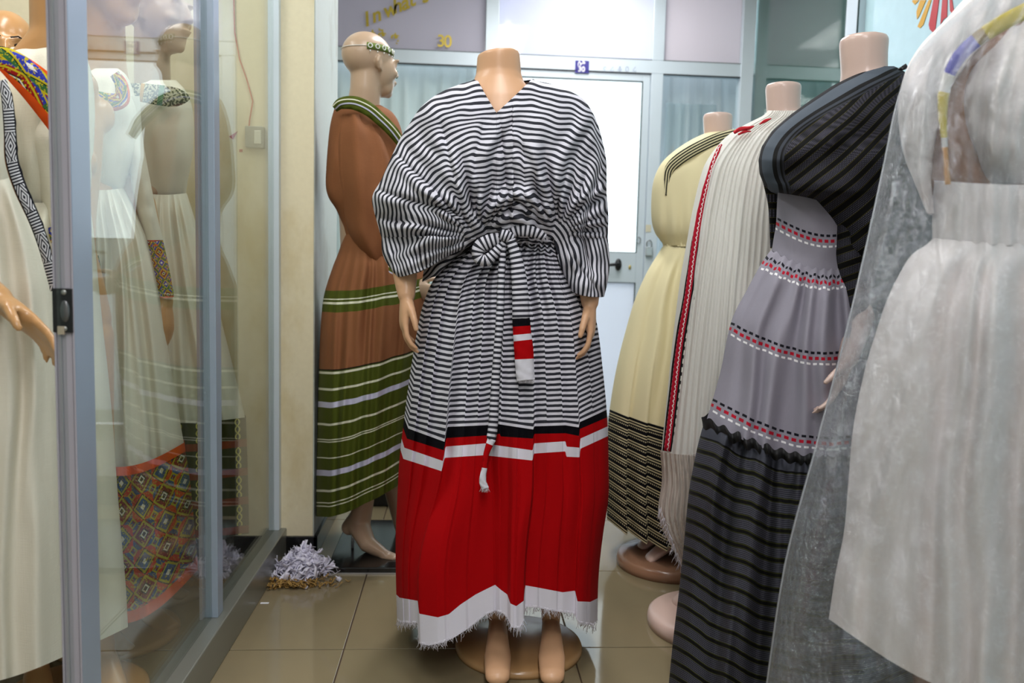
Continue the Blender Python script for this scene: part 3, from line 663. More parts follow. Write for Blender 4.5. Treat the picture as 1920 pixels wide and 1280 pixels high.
# ================================================================= garments
def dress(name, loc, label, cat='dress'): return empty(name, loc, label, cat)
def ring(name, mat, parent, Yc, rows, nt, nc, fold=None, yoff=None, uvf=None, exact=True, pw=1., backk=1., xf=None, yf=None, nb=None, thick=0, smoothtab=True, mix=.0):
    """closed garment loft: each row is (key, left, right, depth); front follows the folds, the back closes the volume"""
    T = stab if smoothtab else tab; y0, y1 = rows[0][0], rows[-1][0]; V = []; U = []; N = 2*nc
    for j in range(nt+1):
        t = j/nt; y = lerp(y0, y1, t)
        xl, xr, D = T(rows, y, 1), T(rows, y, 2), T(rows, y, 3)
        for i in range(N):
            al = PI*i/nc; s = math.sin(al); c = (1-math.cos(al))/2; front = i <= nc
            x = xf(c, y, xl, xr) if xf else lerp(xl, xr, c)
            yy = y+(yoff(c, y, x) if yoff else 0)
            if front: dd = D*abs(s)**pw+(fold(c, y, x) if fold else 0)
            else: dd = -D*backk*abs(s)
            P = at(x, yy, Yc-dd)
            if not front: P.z = at(x, yy, Yc).z
            V.append(P); U.append(uvf(c, y, x, yy) if uvf else (x/10, y/10))
    Fc = [(j*N+i, j*N+(i+1) % N, (j+1)*N+(i+1) % N, (j+1)*N+i) for j in range(nt) for i in range(N)]
    o = pyd(name, V, Fc, mat, parent, uv=U)
    if thick: so = o.modifiers.new('s', 'SOLIDIFY'); so.thickness = thick
    return o
def ribbon(name, mat, parent, pts, uv0=0, n=8, thick=.002, per=10., curl=.003):
    """strip of cloth along px points (x, y, Y, half width px)"""
    P = []; L_ = 0; V = []; U = []
    m = len(pts)
    S = [(k, *p) for k, p in enumerate(pts)]
    K = (m-1)*n; prev = None
    for k in range(K+1):
        v = k/n; x, y, Y, hw = (stab(S, v, q) for q in (1, 2, 3, 4))
        if prev: L_ += math.hypot(x-prev[0], y-prev[1])
        a = (stab(S, min(m-1, v+.05), 1)-stab(S, max(0, v-.05), 1), stab(S, min(m-1, v+.05), 2)-stab(S, max(0, v-.05), 2)); l = math.hypot(*a) or 1
        nx, ny = -a[1]/l, a[0]/l; prev = (x, y)
        for q in range(5):
            f = (q-2)/2; V.append(at(x+nx*hw*f, y+ny*hw*f, Y-curl*(1-f*f)+.0015*math.sin(q*2.1+k*.7))); U.append((f*hw/per, uv0+L_/per))
    Fc = [(5*k+q, 5*k+q+1, 5*k+q+6, 5*k+q+5) for k in range(K) for q in range(4)]
    o = pyd(name, V, Fc, mat, parent, uv=U); so = o.modifiers.new('s', 'SOLIDIFY'); so.thickness = thick; return o, L_
def strands(name, mat, parent, roots, seed=1, n=5, r=.0006):
    """fringe of fine threads; roots: (point, length)"""
    rnd = random.Random(seed); b = BM()
    for p, L_ in roots:
        d = Vector((rnd.gauss(0, .35), rnd.gauss(0, .25), -1)).normalized(); q = Vector(p)+Vector((0, 0, .004)); P = [q]
        for k in range(n-1):
            d = (d+Vector((rnd.gauss(0, .35), rnd.gauss(0, .2), -.25))).normalized(); q = q+d*L_/(n-1); P.append(q)
        b.tube(P, r, 3, round_=False)
    o = b.build(name, mat, parent, smooth=True); o['kind'] = 'stuff'; return o
NAVY = rgb(20, 22, 34); WHT = rgb(214, 212, 222); REDC = rgb(168, 1, 7); BLK = rgb(8, 8, 14)
def stripe_mat(name, duty=.46, end=None, bands=None, a=WHT, b=NAVY):
    t = NT(name); u, v = t.uv(); o = t.obj()
    vv = t.math('ADD', v, t.math('MULTIPLY', t.math('SUBTRACT', t.noise(28, 3, o), .5), .07))
    fr = t.math('FRACT', vv); q = t.math('LESS_THAN', fr, duty); c = t.mix(q, a, b)
    f2 = t.noise(1, 2, t.scalev(o, (1500, 1500, 300))); c = t.mix(t.math('MULTIPLY', f2, .14), c, (.35, .35, .38))
    if bands:
        sel = t.math('GREATER_THAN', v, end); rr = t.ramp(t.math('DIVIDE', t.math('SUBTRACT', v, end), bands[-1][0]), [(p/bands[-1][0], c_) for p, c_ in bands], True)
        c = t.mix(sel, c, rr)
    weave(t, o, 1100, .22); return t.fin(c, .9, 0, .12)
# ---------------------------------------------------------------- 1. striped dress
DM = dress('striped_dress', (.17, 2.05, 1.3), 'black and white striped long sleeved dress with red hem, centre of the aisle')
NS = 36
bands = [(0, BLK), (1, REDC), (2, WHT), (3, REDC), (6, rgb(222, 218, 230)), (8, WHT)]
SKM = stripe_mat('striped_cotton_red_border', .5, NS, bands)
def frac_tab(L, x0, x1): return [((x-x0)/(x1-x0), y) for x, y in L]
BT = frac_tab([(757, 783), (767, 803), (837, 828), (839.5, 800), (910, 797), (935, 795), (1000, 805), (1002, 799), (1060, 797), (1085, 801), (1087, 791), (1139, 768)], 757, 1139)
RT = frac_tab([(757, 801), (767, 822), (837, 844), (839.5, 821), (915, 816), (938, 813), (940, 818), (1000, 822), (1002, 813), (1060, 812), (1085, 817), (1087, 804), (1139, 782)], 757, 1139)
WT = frac_tab([(757, 822), (764, 839), (837, 864), (839.5, 837), (912, 831), (937, 835), (1000, 844), (1002, 831), (1060, 827), (1062, 837), (1086, 839), (1087.5, 822), (1139, 799)], 757, 1139)
WB = frac_tab([(757, 842), (764, 860), (837, 883), (839.5, 858), (912, 853), (937, 856), (1000, 863), (1002, 850), (1060, 846), (1062, 856), (1086, 857), (1087.5, 841), (1139, 817)], 757, 1139)
HT = frac_tab([(743, 1114), (749, 1120), (783, 1126), (785, 1150), (820, 1157), (841, 1151), (863, 1133), (892, 1114), (928, 1096), (940, 1106), (951, 1114), (957, 1131), (968, 1136), (982, 1126), (984.5, 1097), (1002, 1100), (1055, 1110), (1078, 1107), (1083, 1127), (1107, 1128), (1121, 1121)], 743, 1121)
HB = frac_tab([(743, 1162), (750, 1167), (781, 1168), (783, 1206), (801, 1210), (827, 1205), (848, 1196), (877, 1178), (911, 1152), (928, 1145), (944, 1150), (952, 1160), (959, 1176), (975, 1178), (982, 1164), (984.5, 1137), (1009, 1139), (1035, 1145), (1076, 1150), (1086, 1168), (1114, 1172), (1121, 1162)], 743, 1121)
CW = [(0, 0), (.026, .016), (.2125, .108), (.23, .125), (.443, .489), (.53, .56), (.645, .638), (.86, .892), (1, 1)]
SX = [(440, 892, 1052), (462, 880, 1060), (480, 855, 1068), (520, 816, 1085), (560, 797, 1104), (600, 786, 1118), (700, 769, 1131), (790, 757, 1139), (860, 749, 1141), (930, 745, 1141), (1000, 742, 1131), (1060, 742, 1124), (1114, 743, 1121), (1210, 746, 1120)]
SD = [(440, .10), (520, .145), (600, .17), (800, .205), (1000, .225), (1210, .235)]
def skirt_x(c, y):
    w_ = sstep(850, 1090, y); cc = lerp(c, tab(CW, c), w_); return lerp(stab(SX, y, 1), stab(SX, y, 2), cc)
PE = [.0, .06, .12, .2138, .30, .36, .443, .475, .56, .6375, .70, .78, .8625, .93, 1.]
def pleat(c):
    for a, b_ in zip(PE, PE[1:]):
        if c < b_: return (c-a)/(b_-a)
    return 1.
def skirt_fold(c, y, x):
    hy = tab(HT, tab(CW, c)); big = (hy-1116)*.0011*sstep(640, 1100, y)
    bandv = (tab(RT, c)-816)*.0010*sstep(500, 800, y)*(1-sstep(850, 1050, y))
    p = pleat(c); sm = (p-.5)*.034*(.6+.8*abs(nz(c*7, 2)))*sstep(440, 520, y)*(1-.75*sstep(820, 1000, y)); g = .007*math.sin(c*95+2*nz(c*8, 3))*(1-sstep(470, 700, y))
    w_ = .006*nz(c*9, y*.004)+.0035*nz(c*24, y*.006, 5)
    return (big+bandv+sm+g+w_)*min(1, 6*math.sin(PI*c)+.1)
def skirt_levels(c):
    ch = tab(CW, c); e = 4*(c-.5)**2
    return [(0, 452+8*e), (NS, tab(BT, c)), (NS+1, tab(RT, c)), (NS+2, tab(WT, c)), (NS+3, tab(WB, c)), (NS+6, tab(HT, ch)), (NS+8, tab(HB, ch))]
nc = 420; V = []; U = []; Nn = nc+1+120
VL = [NS*k/90 for k in range(91)]+[NS+k*.5 for k in range(1, 7)]+[NS+3+3*k/44 for k in range(1, 45)]+[NS+6+.25*k for k in range(1, 9)]
for v in VL:
    for i in range(Nn):
        if i <= nc: c = (1-math.cos(PI*i/nc))/2; fr = True
        else: q = (i-nc)/(Nn-nc); c = (1+math.cos(PI*q))/2; fr = False
        lv = skirt_levels(c); y = tab(lv, v)
        if v < NS:   # compressed gathers at the waist
            t_ = v/NS; y = lerp(lv[0][1], lv[1][1], t_**1.08)
        x = skirt_x(c, y); al = 2*math.sqrt(max(0, c*(1-c)))
        D = tab(SD, y)
        if fr: P = at(x, y, 2.05-D*al**.85-skirt_fold(c, y, x))
        else:
            P = at(x, y, 2.05); P.y = 2.05+D*al+.01*math.sin(c*60)
        jag = 0
        if v < NS-.9: jag = (pleat(c)-.5)*.26*sstep(0, 8, v)+.45*nz(c*7, v*.06)+.04*nz(c*40, v*.3)+.9*nz(c*30, v*.5, 7)*(1-sstep(0, 5, v))
        if v < NS: jag *= min(1, (NS-v)/2.5)
        V.append(P); U.append((c*20, v+jag))
Fc = [(j*Nn+i, j*Nn+(i+1) % Nn, (j+1)*Nn+(i+1) % Nn, (j+1)*Nn+i) for j in range(len(VL)-1) for i in range(Nn)]
SKO = pyd('skirt', V, Fc, SKM, DM, uv=U)
def skirtY(x, y):
    xl, xr = stab(SX, y, 1), stab(SX, y, 2); c = min(1, max(0, (x-xl)/(xr-xl))); return 2.05-tab(SD, y)*(2*math.sqrt(c*(1-c)))**.85-.012
rnd = random.Random(5); roots = []
for k in range(520):
    c = rnd.random(); ch = tab(CW, c); y = tab(HB, ch); x = skirt_x(c, y); al = 2*math.sqrt(c*(1-c)); P = at(x, y-1, 2.05-tab(SD, y)*al**.85-skirt_fold(c, y, x))
    roots.append((P, rnd.uniform(.010, .034)*(.6+.7*abs(nz(c*25)))))
FRM = plain('white_fringe', rgb(216, 212, 220), .8)
strands('fringe', FRM, SKO, roots, 2)
# blouse -------------------------------------------------------
BLM = stripe_mat('striped_cotton', .46)
BR = [(149, 892, 999, .035), (153, 884, 1006, .05), (158, 868, 1030, .065), (165, 848, 1052, .078), (172, 832, 1068, .088), (185, 810, 1090, .10), (205, 788, 1106, .118), (230, 771, 1118, .13), (260, 752, 1127, .14), (300, 733, 1135, .152), (340, 715, 1136, .16), (362, 702, 1136, .163), (376, 699, 1137, .165), (400, 704, 1139, .165), (425, 711, 1139, .16), (446, 717, 1138, .145)]
def blV(x, y):
    xc = 955; dx = (x-xc); k = .98 if dx > 0 else .92; dy = max(0, 540-y)
    dx = dx*abs(dx)/(abs(dx)+50)*1.30+dx*.12
    r_ = ((abs(dx)*k*1.10)**2.35+dy**2.35)**(1/2.35)
    r_ += 8*nz(x*.012, y*.012)+3.5*nz(x*.035, y*.035, 4)
    if x < 870 and y > 360: r_ += (y-360)*.42*(1-sstep(800, 880, x))
    return r_
def blfold(x, y):
    if x < 962: ax, ay = 893, 442
    else: ax, ay = 1046, 436
    r_ = math.hypot(x-ax, y-ay); a = math.atan2(y-ay, x-ax); w_ = sstep(8, 70, r_)*math.exp(-max(0, r_-90)/150)
    f = (math.sin(a*12+6*nz(a*1.7, r_*.008))*.5+.5)**1.4*.030+.008*math.sin(a*27+2+5*nz(r_*.012, a*2)); f = f*w_
    f += .014*nz(x*.011, y*.009, 2)+.006*nz(x*.03, y*.022, 6)
    cm = math.exp(-((x-(936+(y-212)*.10))/5.)**2)*.012*sstep(205, 240, y)*(1-sstep(400, 440, y)); return f-cm
CREASE = [((744, 296), (874, 424), .5, .016), ((706, 360), (852, 404), .6, .018), ((824, 240), (866, 404), .35, .010), ((846, 322), (908, 430), -.4, .012), ((716, 412), (850, 436), .5, .014), ((740, 480), (812, 440), .4, .010),
          ((1112, 214), (1122, 312), .5, .010), ((1122, 312), (1088, 440), .6, .016), ((1064, 292), (1036, 424), -.45, .014), ((1006, 316), (1002, 430), .35, .010), ((972, 252), (984, 424), .3, .008), ((1092, 450), (1108, 540), .4, .010), ((900, 236), (884, 330), .25, .006)]
def crease(x, y):
    d_, v_ = 0., 0.
    for (ax, ay), (bx2, by2), sh, dp in CREASE:
        ux, uy = bx2-ax, by2-ay; l2 = ux*ux+uy*uy; t_ = ((x-ax)*ux+(y-ay)*uy)/l2
        if t_ < -.15 or t_ > 1.15: continue
        tc = min(1, max(0, t_)); fade = sstep(-.15, .15, t_)*(1-sstep(.9, 1.15, t_)); sd = ((x-ax)*uy-(y-ay)*ux)/math.sqrt(l2)+5*nz(t_*2.2, ax*.1)
        if abs(sd) > 60: continue
        d_ += dp*fade*(math.exp(-((sd+9)/10)**2)-.8*math.exp(-((sd-4)/5)**2)); v_ += sh*math.tanh(sd/4.)*math.exp(-(sd/28)**2)*fade
    return d_, v_
def blY(x, y):
    xl, xr, D = stab(BR, y, 1), stab(BR, y, 2), stab(BR, y, 3); s = abs((x-(xl+xr)/2)/((xr-xl)/2)); s = min(1, s)
    e = (1-s**2.4)**.55; chest = .018*math.exp(-((y-290)/60)**2)*math.exp(-((s-.3)/.28)**2)
    wp = -.035*sstep(385, 446, y)*math.exp(-((x-965)/62)**4)
    return D*e+chest*e+wp
rowsN = 170; nf = 190; nb = 90; ext = 70; V = []; U = []
def vedge(y):
    if y >= 212: return 931, 931
    t = (212-y)/(212-149.); return 931-(931-894)*t**.96, 931+(998-931)*t**.96
def sleeve_pt(x, tau):
    """continue the blouse below the waist into the two sleeves"""
    if x < 893:
        s = (x-717)/176.; cx = lerp(746, 836, s); cy = lerp(518, 478, s**1.15)+7*math.sin(PI*s); dc = .075+.062*math.sqrt(max(0, s*(1-s)))*2; bl = 10*math.sin(PI*tau)*(1-2*s)
        return lerp(x, cx, tau)-bl, lerp(446, cy, tau), dc
    if x > 1040:
        s = (x-1040)/98.; cx = lerp(1074, 1131, s); cy = lerp(546, 556, s)+5*math.sin(PI*s); dc = .09+.055*math.sqrt(max(0, s*(1-s)))*2; bl = -7*math.sin(PI*tau)*(2*s-1)
        return lerp(x, cx, tau**.9)-bl, lerp(446, cy, tau), dc
    return x, 446+4*tau, .09
for j in range(rowsN+ext+1):
    tau = max(0, (j-rowsN)/ext); y = 149.5+(446-149.5)*min(1, j/rowsN)**1.15
    xl, xr, D = stab(BR, y, 1), stab(BR, y, 2), stab(BR, y, 3); vl, vr = vedge(y)
    vl = max(vl, xl+1); vr = min(vr, xr-1)
    def fp(x):
        ed = max(0, min(1, min(x-xl, xr-x)/10)); d = blY(x, y)+blfold(x, y)*ed; f0 = blfold(x, y); cr = crease(x, y); d += cr[0]*ed
        vx, vy = x, y
        if tau > 0:
            x2, y2, dc = sleeve_pt(x, tau); d = lerp(d, dc+.5*blfold(x2, y2)*ed, sstep(0, 1, tau)); d += ed*(.010*math.sin(tau*9+x*.04)+.008*math.sin(x*.13+tau*4))*math.sin(PI*min(1, tau*1.1)); vx, vy = x2, y2
        if tau > 0: cr = crease(vx, vy); d += cr[0]*ed
        U.append((x/10, (blV(vx, vy)+(f0-.012)*170*(1-tau))/9.9+cr[1])); V.append(at(vx, vy, 2.06-d))
    for i in range(nf+1):
        q = i/nf; fp(xl+(vl-xl)*(q*q*(1-.45*q)/.55))
    for i in range(nf+1):
        q = 1-i/nf; fp(xr-(xr-vr)*(q*q*(1-.45*q)/.55))
    for i in range(1, nb):
        al = PI*i/nb; c = (1+math.cos(al))/2; x = lerp(xl, xr, c); k_ = .75; xx, yy = x, y
        if tau > 0: xx, yy, dc = sleeve_pt(x, tau); yy = min(yy, 520 if x < 900 else 560)
        P = at(xx, yy, 2.06); P.y = 2.06+(D*.75*math.sin(al) if tau == 0 else lerp(D*.75*math.sin(al), .0 if x < 893 or x > 1040 else .10, tau)*(1 if 0 < i < nb else 0))+.006*math.sin(x*.1)
        V.append(P); U.append((x/10, blV(xx, yy)/9.9))
rowsN += ext
W_ = 2*(nf+1)+nb-1; Fc = []
for j in range(rowsN):
    for i in range(W_):
        if i == nf: continue
        i2 = (i+1) % W_; Fc.append((j*W_+i, j*W_+i2, (j+1)*W_+i2, (j+1)*W_+i))
bl = pyd('blouse', V, Fc, BLM, DM, uv=U); so = bl.modifiers.new('s', 'SOLIDIFY'); so.thickness = .0022
# neckline facing and placket under the V
def fold_s(ax, ay, k, amp):
    def f(c, y, x):
        a = math.atan2(y-ay, x-ax); r_ = math.hypot(x-ax, y-ay); return (amp*math.sin(a*k+2*nz(r_*.01, a))+.010*nz(x*.02, y*.02, 9)+.004*nz(x*.05, y*.05))*min(1, 5*c*(1-c)*4)
    return f
def uvs(c, y, x, yy): return (x/10, (955-x+8*nz(x*.012, y*.012)+3*nz(x*.04, y*.03, 4)+(y-430)*.30)/10.6)
LS2 = [(436, 800, 905, .08), (465, 800, 893, .08), (495, 797, 862, .075), (528, 793, 826, .07)]
ring('sleeve_underside', BLM, DM, 2.06, LS2, 30, 60, fold_s(893, 430, 20, .008), lambda c, y, x: -(16*c)*sstep(450, 520, y), lambda c, y, x, yy: (x/10, (x*.55+y*.8+6*nz(x*.03, y*.03))/9), thick=.002)
# gathered waist
WR = [(404, 898, 1046, .115), (418, 888, 1052, .123), (432, 886, 1056, .128), (446, 886, 1058, .128), (462, 884, 1058, .122)]
ring('waistband', BLM, DM, 2.05, WR, 60, 300, lambda c, y, x: (.006*math.sin(x*.52+3*nz(x*.03, y*.05))+.005*nz(x*.09, y*.12)+.004*math.sin(y*.35))*min(1, 20*c*(1-c)), lambda c, y, x: 5*math.sin(x*.03), lambda c, y, x, yy: (x/10, y/8.6+.9*nz(x*.05, y*.06)+.5*nz(x*.15, y*.13, 3)), pw=.8)
# sash: knot, loop and two hanging ends
KN = BM()
kc_ = at(947, 443, 1.905); 
ribbon('sash_loop', BLM, DM, [(948, 447, 1.895, 9), (925, 450, 1.885, 13), (900, 462, 1.882, 13), (896, 482, 1.88, 10), (912, 488, 1.876, 11), (932, 470, 1.88, 9), (948, 452, 1.89, 7)], 0, 10, .002, 8.6, .008)
ribbon('sash_loop', BLM, DM, [(950, 440, 1.892, 8), (975, 432, 1.888, 11), (1004, 436, 1.888, 10), (1022, 446, 1.895, 7)], 0, 10, .002, 8.6, .006)
ribbon('sash_knot', BLM, DM, [(936, 438, 1.885, 9), (948, 442, 1.876, 11), (962, 448, 1.885, 9)], 0, 10, .003, 7, .008)
TM = stripe_mat('sash_end_cloth', .5, 100, [(0, BLK), (1.4, REDC), (2.9, WHT), (4.1, REDC), (7.6, WHT), (13, WHT)])
yt = [(955, 450), (968, 480), (973, 520), (975, 560), (977, 598)]
stl, _l = ribbon('sash_tail', TM, DM, [(957, 449, 1.880, 9), (967, 480, 1.868, 11), (973, 520, 1.855, 14), (976, 560, 1.847, 15.5), (977, 597, 1.842, 16.5)], 100-15.3, 12, .002, 10., .006)
ribbon('sash_end', TM, stl, [(977, 597, 1.841, 16.5), (979, 625, 1.838, 17), (982, 655, 1.835, 18), (984, 690, 1.832, 17.5), (986, 713, 1.83, 17)], 100.001, 12, .002, 10., .005)
strands('tail_fringe', FRM, stl, [(at(972+k*.56, 712, 1.83), .012) for k in range(56)], 8, r=.0005)
st2_, _l = ribbon('sash_tail', TM, DM, [(944, 458, 1.888, 6), (940, 520, 1.868, 7), (937, 600, 1.845, 7.5), (930, 700, 1.83, 8), (925, 790, 1.818, 9), (921, 823, 1.815, 9)], 100-37.1, 16, .002, 10., .007)
ribbon('sash_end', TM, st2_, [(922, 823, 1.812, 8), (912, 850, 1.808, 5.5), (909, 874, 1.806, 5), (905, 900, 1.804, 6.5), (910, 916, 1.803, 7)], 103.3, 12, .002, 13., .003)
strands('tail_fringe', FRM, st2_, [(at(903+k*.6, 915, 1.803), .014) for k in range(22)], 9, r=.0005)
# ---------------------------------------------------------------- cloth materials
def linen(name, col, rough=.85, st=.3, streak=.12):
    t = NT(name); o = t.obj(); f = t.noise(1, 3, t.scalev(o, (500, 500, 30))); g = t.noise(1, 3, t.scalev(o, (30, 30, 600))); h = t.math('MULTIPLY', t.math('ADD', f, g), streak)
    c = t.mix(h, col, tuple(v*.45 for v in col)); t.bump(t.math('ADD', f, g), st, .0015); return t.fin(c, rough, 0, .15)
def tibeb(name, cols, ku=1., kv=1., edge=None, base=None):
    """woven patchwork: nested diamonds over coloured blocks"""
    t = NT(name); u, v = t.uv()
    a = t.math('MULTIPLY', u, ku); b = t.math('MULTIPLY', v, kv)
    fa = t.math('ABSOLUTE', t.math('SUBTRACT', t.math('FRACT', a), .5)); fb_ = t.math('ABSOLUTE', t.math('SUBTRACT', t.math('FRACT', b), .5))
    d = t.math('ADD', fa, fb_); st = [(0, cols[4]), (.10, cols[3]), (.17, cols[4]), (.24, cols[0]), (.42, cols[1]), (.52, cols[0]), (.60, cols[2]), (.80, cols[1]), (.88, cols[2])]
    c1 = t.ramp(d, st, True); st2 = [(0, cols[3]), (.12, cols[2]), (.34, cols[1]), (.44, cols[4]), (.5, cols[5]), (.78, cols[1]), (.86, cols[0])]
    c2 = t.ramp(d, st2, True); ck = t.math('GREATER_THAN', t.math('FRACT', t.math('MULTIPLY', t.math('ADD', t.math('FLOOR', a), t.math('FLOOR', b)), .5)), .25)
    c = t.mix(ck, c1, c2); n_ = t.noise(220, 2, t.obj()); c = t.mix(t.math('GREATER_THAN', n_, .60), c, cols[1])
    if edge: c = t.mix(t.math('GREATER_THAN', u, edge[0]), c, edge[1])
    if edge and len(edge) > 2: c = t.mix(t.math('LESS_THAN', u, edge[2]), c, edge[1])
    t.bump(n_, .3, .001); return t.fin(c, .85, 0, .15)
TC = [rgb(150, 24, 30), rgb(200, 180, 30), rgb(52, 60, 170), rgb(230, 225, 220), rgb(30, 40, 30), rgb(60, 110, 60)]
ORG = rgb(226, 84, 24)
LIN = linen('cream_linen', rgb(236, 230, 214)); LIN2 = linen('ivory_linen', rgb(234, 228, 210))
def K(a, y0, k): return lambda c, y, x: (a+(y-y0)*k)*math.sin(PI*min(1, max(0, c)))
def gath(n, a, seed=0, ytop=0, fall=200.): 
    return lambda c, y, x: (a*math.sin(c*n+2.5*nz(c*6, y*.004, seed))+a*.7*math.sin(c*n*.43+1.3*seed)+a*1.2*nz(c*12, y*.003, seed+4))*min(1, 9*c*(1-c))*sstep(ytop-10, ytop+50, y)
# ---------------------------------------------------------------- 2. brown and green dress
DB = dress('brown_dress', (bx_, by_, 1.3), 'brown long sleeved dress with olive green lower tier and white lines, beside the pillar')
BRN = rgb(140, 90, 58); GRN = rgb(74, 84, 18); LAV = rgb(206, 206, 232); WH2 = rgb(226, 226, 205)
LINES = [(690, 3.2, BLK), (694, 4.2, WH2), (699, 2, GRN), (725, 3.4, WH2), (751, 11, LAV), (791, 3.5, WH2), (821, 2.2, WH2), (826, 2.2, WH2), (855, 3.4, WH2), (879, 10.5, LAV), (916, 3.4, WH2), (940, 2.2, WH2), (945.5, 2.2, WH2)]
t = NT('brown_green_cloth'); u, v = t.uv(); stops = [(0, BRN), (542-440, GRN), (557-440, WH2), (560-440, GRN), (564-440, WH2), (567-440, GRN), (582-440, BRN)]
for y, h, c_ in LINES: stops += [(y-440, c_), (y+h-440, GRN)]
stops = [s for k, s in enumerate(stops) if not (k+1 < len(stops) and stops[k+1][0] <= s[0])]
A_ = [s for s in stops if s[0] < 800-440]; B_ = [(800-440, GRN)]+[s for s in stops if s[0] >= 800-440]
r1 = t.ramp(t.math('DIVIDE', v, 550.), [(p/550., c) for p, c in A_], True); r2 = t.ramp(t.math('DIVIDE', v, 550.), [(p/550., c) for p, c in B_], True)
c = t.mix(t.math('GREATER_THAN', v, 360.), r1, r2); f = t.noise(1, 3, t.scalev(t.obj(), (900, 900, 40))); c = t.mix(t.math('MULTIPLY', f, .25), c, (.02, .015, .005)); t.bump(f, .2, .001); BGM = t.fin(c, .75, 0, .2)
BRM = linen('brown_cloth', BRN, .8, .3, .22)
SB = [(436, 645, 748, .13), (470, 636, 770, .15), (500, 624, 790, .18), (550, 608, 805, .20), (600, 602, 806, .22), (690, 598, 800, .235), (800, 595, 790, .245), (900, 593, 782, .25), (968, 593, 778, .25)]
def bfold(c, y, x): return (.010*math.sin(c*26+3*nz(c*4, y*.003))+.008*math.sin(c*58+2*nz(c*9, y*.002, 3))+.012*nz(c*6, y*.003, 2))*min(1, 10*c*(1-c))*sstep(430, 560, y)
def boff(c, y, x): return -((8+(y-440)*.085)*max(0, (c-.12)/.88)**1.25*1.5)+4*math.sin(PI*c)+2*nz(c*8, y*.01)
ring('skirt', BGM, DB, 2.76, SB, 110, 150, bfold, boff, lambda c, y, x, yy: (c*20, y-440), pw=.9)
BB = [(188, 636, 700, .05), (196, 630, 712, .075), (210, 625, 735, .10), (235, 619, 750, .125), (270, 615, 757, .14), (310, 612, 757, .145), (350, 611, 752, .145), (372, 617, 752, .14), (392, 630, 755, .135), (420, 641, 752, .13), (442, 645, 748, .125)]
bod_ = ring('bodice', BRM, DB, 2.76, BB, 60, 90, lambda c, y, x: (.012*nz(x*.02, y*.02)+.005*math.sin(x*.16+y*.03))*min(1, 10*c*(1-c)), None, None, pw=.8)
SL = [(214, 640, 690, .06), (250, 634, 716, .10), (300, 632, 735, .13), (350, 636, 744, .14), (400, 645, 752, .14), (440, 655, 757, .135), (475, 676, 760, .12), (500, 700, 760, .09), (522, 717, 757, .06)]
slv_ = ring('sleeve', BRM, DB, 2.70, SL, 70, 80, lambda c, y, x: (.010*math.sin(c*11+y*.012)+.012*nz(x*.03, y*.012, 8))*min(1, 12*c*(1-c)), lambda c, y, x: 10*c*sstep(450, 520, y), None, pw=.8)
GT = NT('green_trim'); u, v = GT.uv(); c = GT.ramp(GT.math('MULTIPLY_ADD', u, .5, .5), [(0, GRN), (.22, WH2), (.30, GRN), (.50, rgb(190, 190, 210)), (.60, rgb(40, 44, 20)), (.66, GRN)], True); GTM = GT.fin(c, .8, 0, .2)
ribbon('neck_trim', GTM, bod_, [(627, 204, 2.66, 7), (640, 194, 2.635, 11), (664, 193, 2.62, 13), (690, 204, 2.61, 13), (712, 222, 2.61, 12), (735, 245, 2.615, 11), (756, 274, 2.63, 8)], 0, 10, .003, 13., .004)
ribbon('cuff', GTM, slv_, [(708, 500, 2.605, 15), (728, 507, 2.590, 16), (744, 516, 2.585, 15), (756, 527, 2.600, 12)], 0, 8, .003, 16., .003)
# ---------------------------------------------------------------- 3. yellow dress
DY = dress('yellow_dress', (.87, 2.75, 1.2), 'pale yellow dress with black striped lower tier and black lined neckline')
t = NT('yellow_cloth'); u, v = t.uv(); o = t.obj(); YL = rgb(220, 210, 170)
fr = t.math('FRACT', t.math('DIVIDE', v, 18.)); CRM = rgb(200, 188, 150)
ln = t.ramp(fr, [(0, BLK), (.26, CRM), (.37, BLK), (.52, CRM), (.63, BLK)], True)
dots = t.math('MULTIPLY', t.math('GREATER_THAN', fr, .80), t.math('MULTIPLY', t.math('LESS_THAN', fr, .92), t.math('LESS_THAN', t.math('FRACT', u), .5)))
ln = t.mix(dots, ln, CRM); c = t.mix(t.math('GREATER_THAN', v, 0.), YL, ln)
t.bump(t.noise(1, 3, t.scalev(o, (500, 500, 60))), .2, .001); YM = t.fin(c, .8, 0, .15); t.b.inputs['Subsurface Weight'].default_value = 0
YB = [(243, 1345, 1400, .04), (250, 1322, 1412, .07), (262, 1296, 1425, .10), (280, 1268, 1436, .13), (300, 1245, 1440, .14), (320, 1232, 1442, .15), (345, 1224, 1443, .155), (380, 1221, 1442, .155), (415, 1222, 1436, .15), (436, 1228, 1425, .14), (452, 1239, 1415, .125), (460, 1245, 1410, .12)]
yb_uv = lambda c, y, x, yy: (c*90, -50)
bod_ = ring('bodice', YM, DY, 2.75, YB, 50, 90, lambda c, y, x: (.012*nz(x*.02, y*.008)+.006*math.sin(x*.22)*sstep(330, 440, y))*min(1, 12*c*(1-c)), None, yb_uv, pw=.8)
ring('waistband', YM, DY, 2.75, [(450, 1241, 1412, .125), (462, 1243, 1411, .128)], 6, 120, lambda c, y, x: .003*math.sin(c*160), None, yb_uv)
YS = [(458, 1245, 1408, .12), (480, 1231, 1414, .15), (510, 1213, 1424, .18), (560, 1191, 1436, .20), (620, 1173, 1448, .22), (680, 1158, 1456, .235), (740, 1147, 1464, .245), (800, 1140, 1470, .25), (900, 1137, 1476, .26), (978, 1138, 1480, .26)]
def ykf(c, y, x): 
    g = gath(44, .010, 1, 460)(c, y, x); stp = ((c*9.) % 1-.5)*.016*sstep(600, 800, y)*min(1, 9*c*(1-c)); return g+stp
def yof(c, y, x): return (8+(y-460)*.10)*math.sin(PI*c)+(((c*9.) % 1)-.5)*10*sstep(700, 980, y)
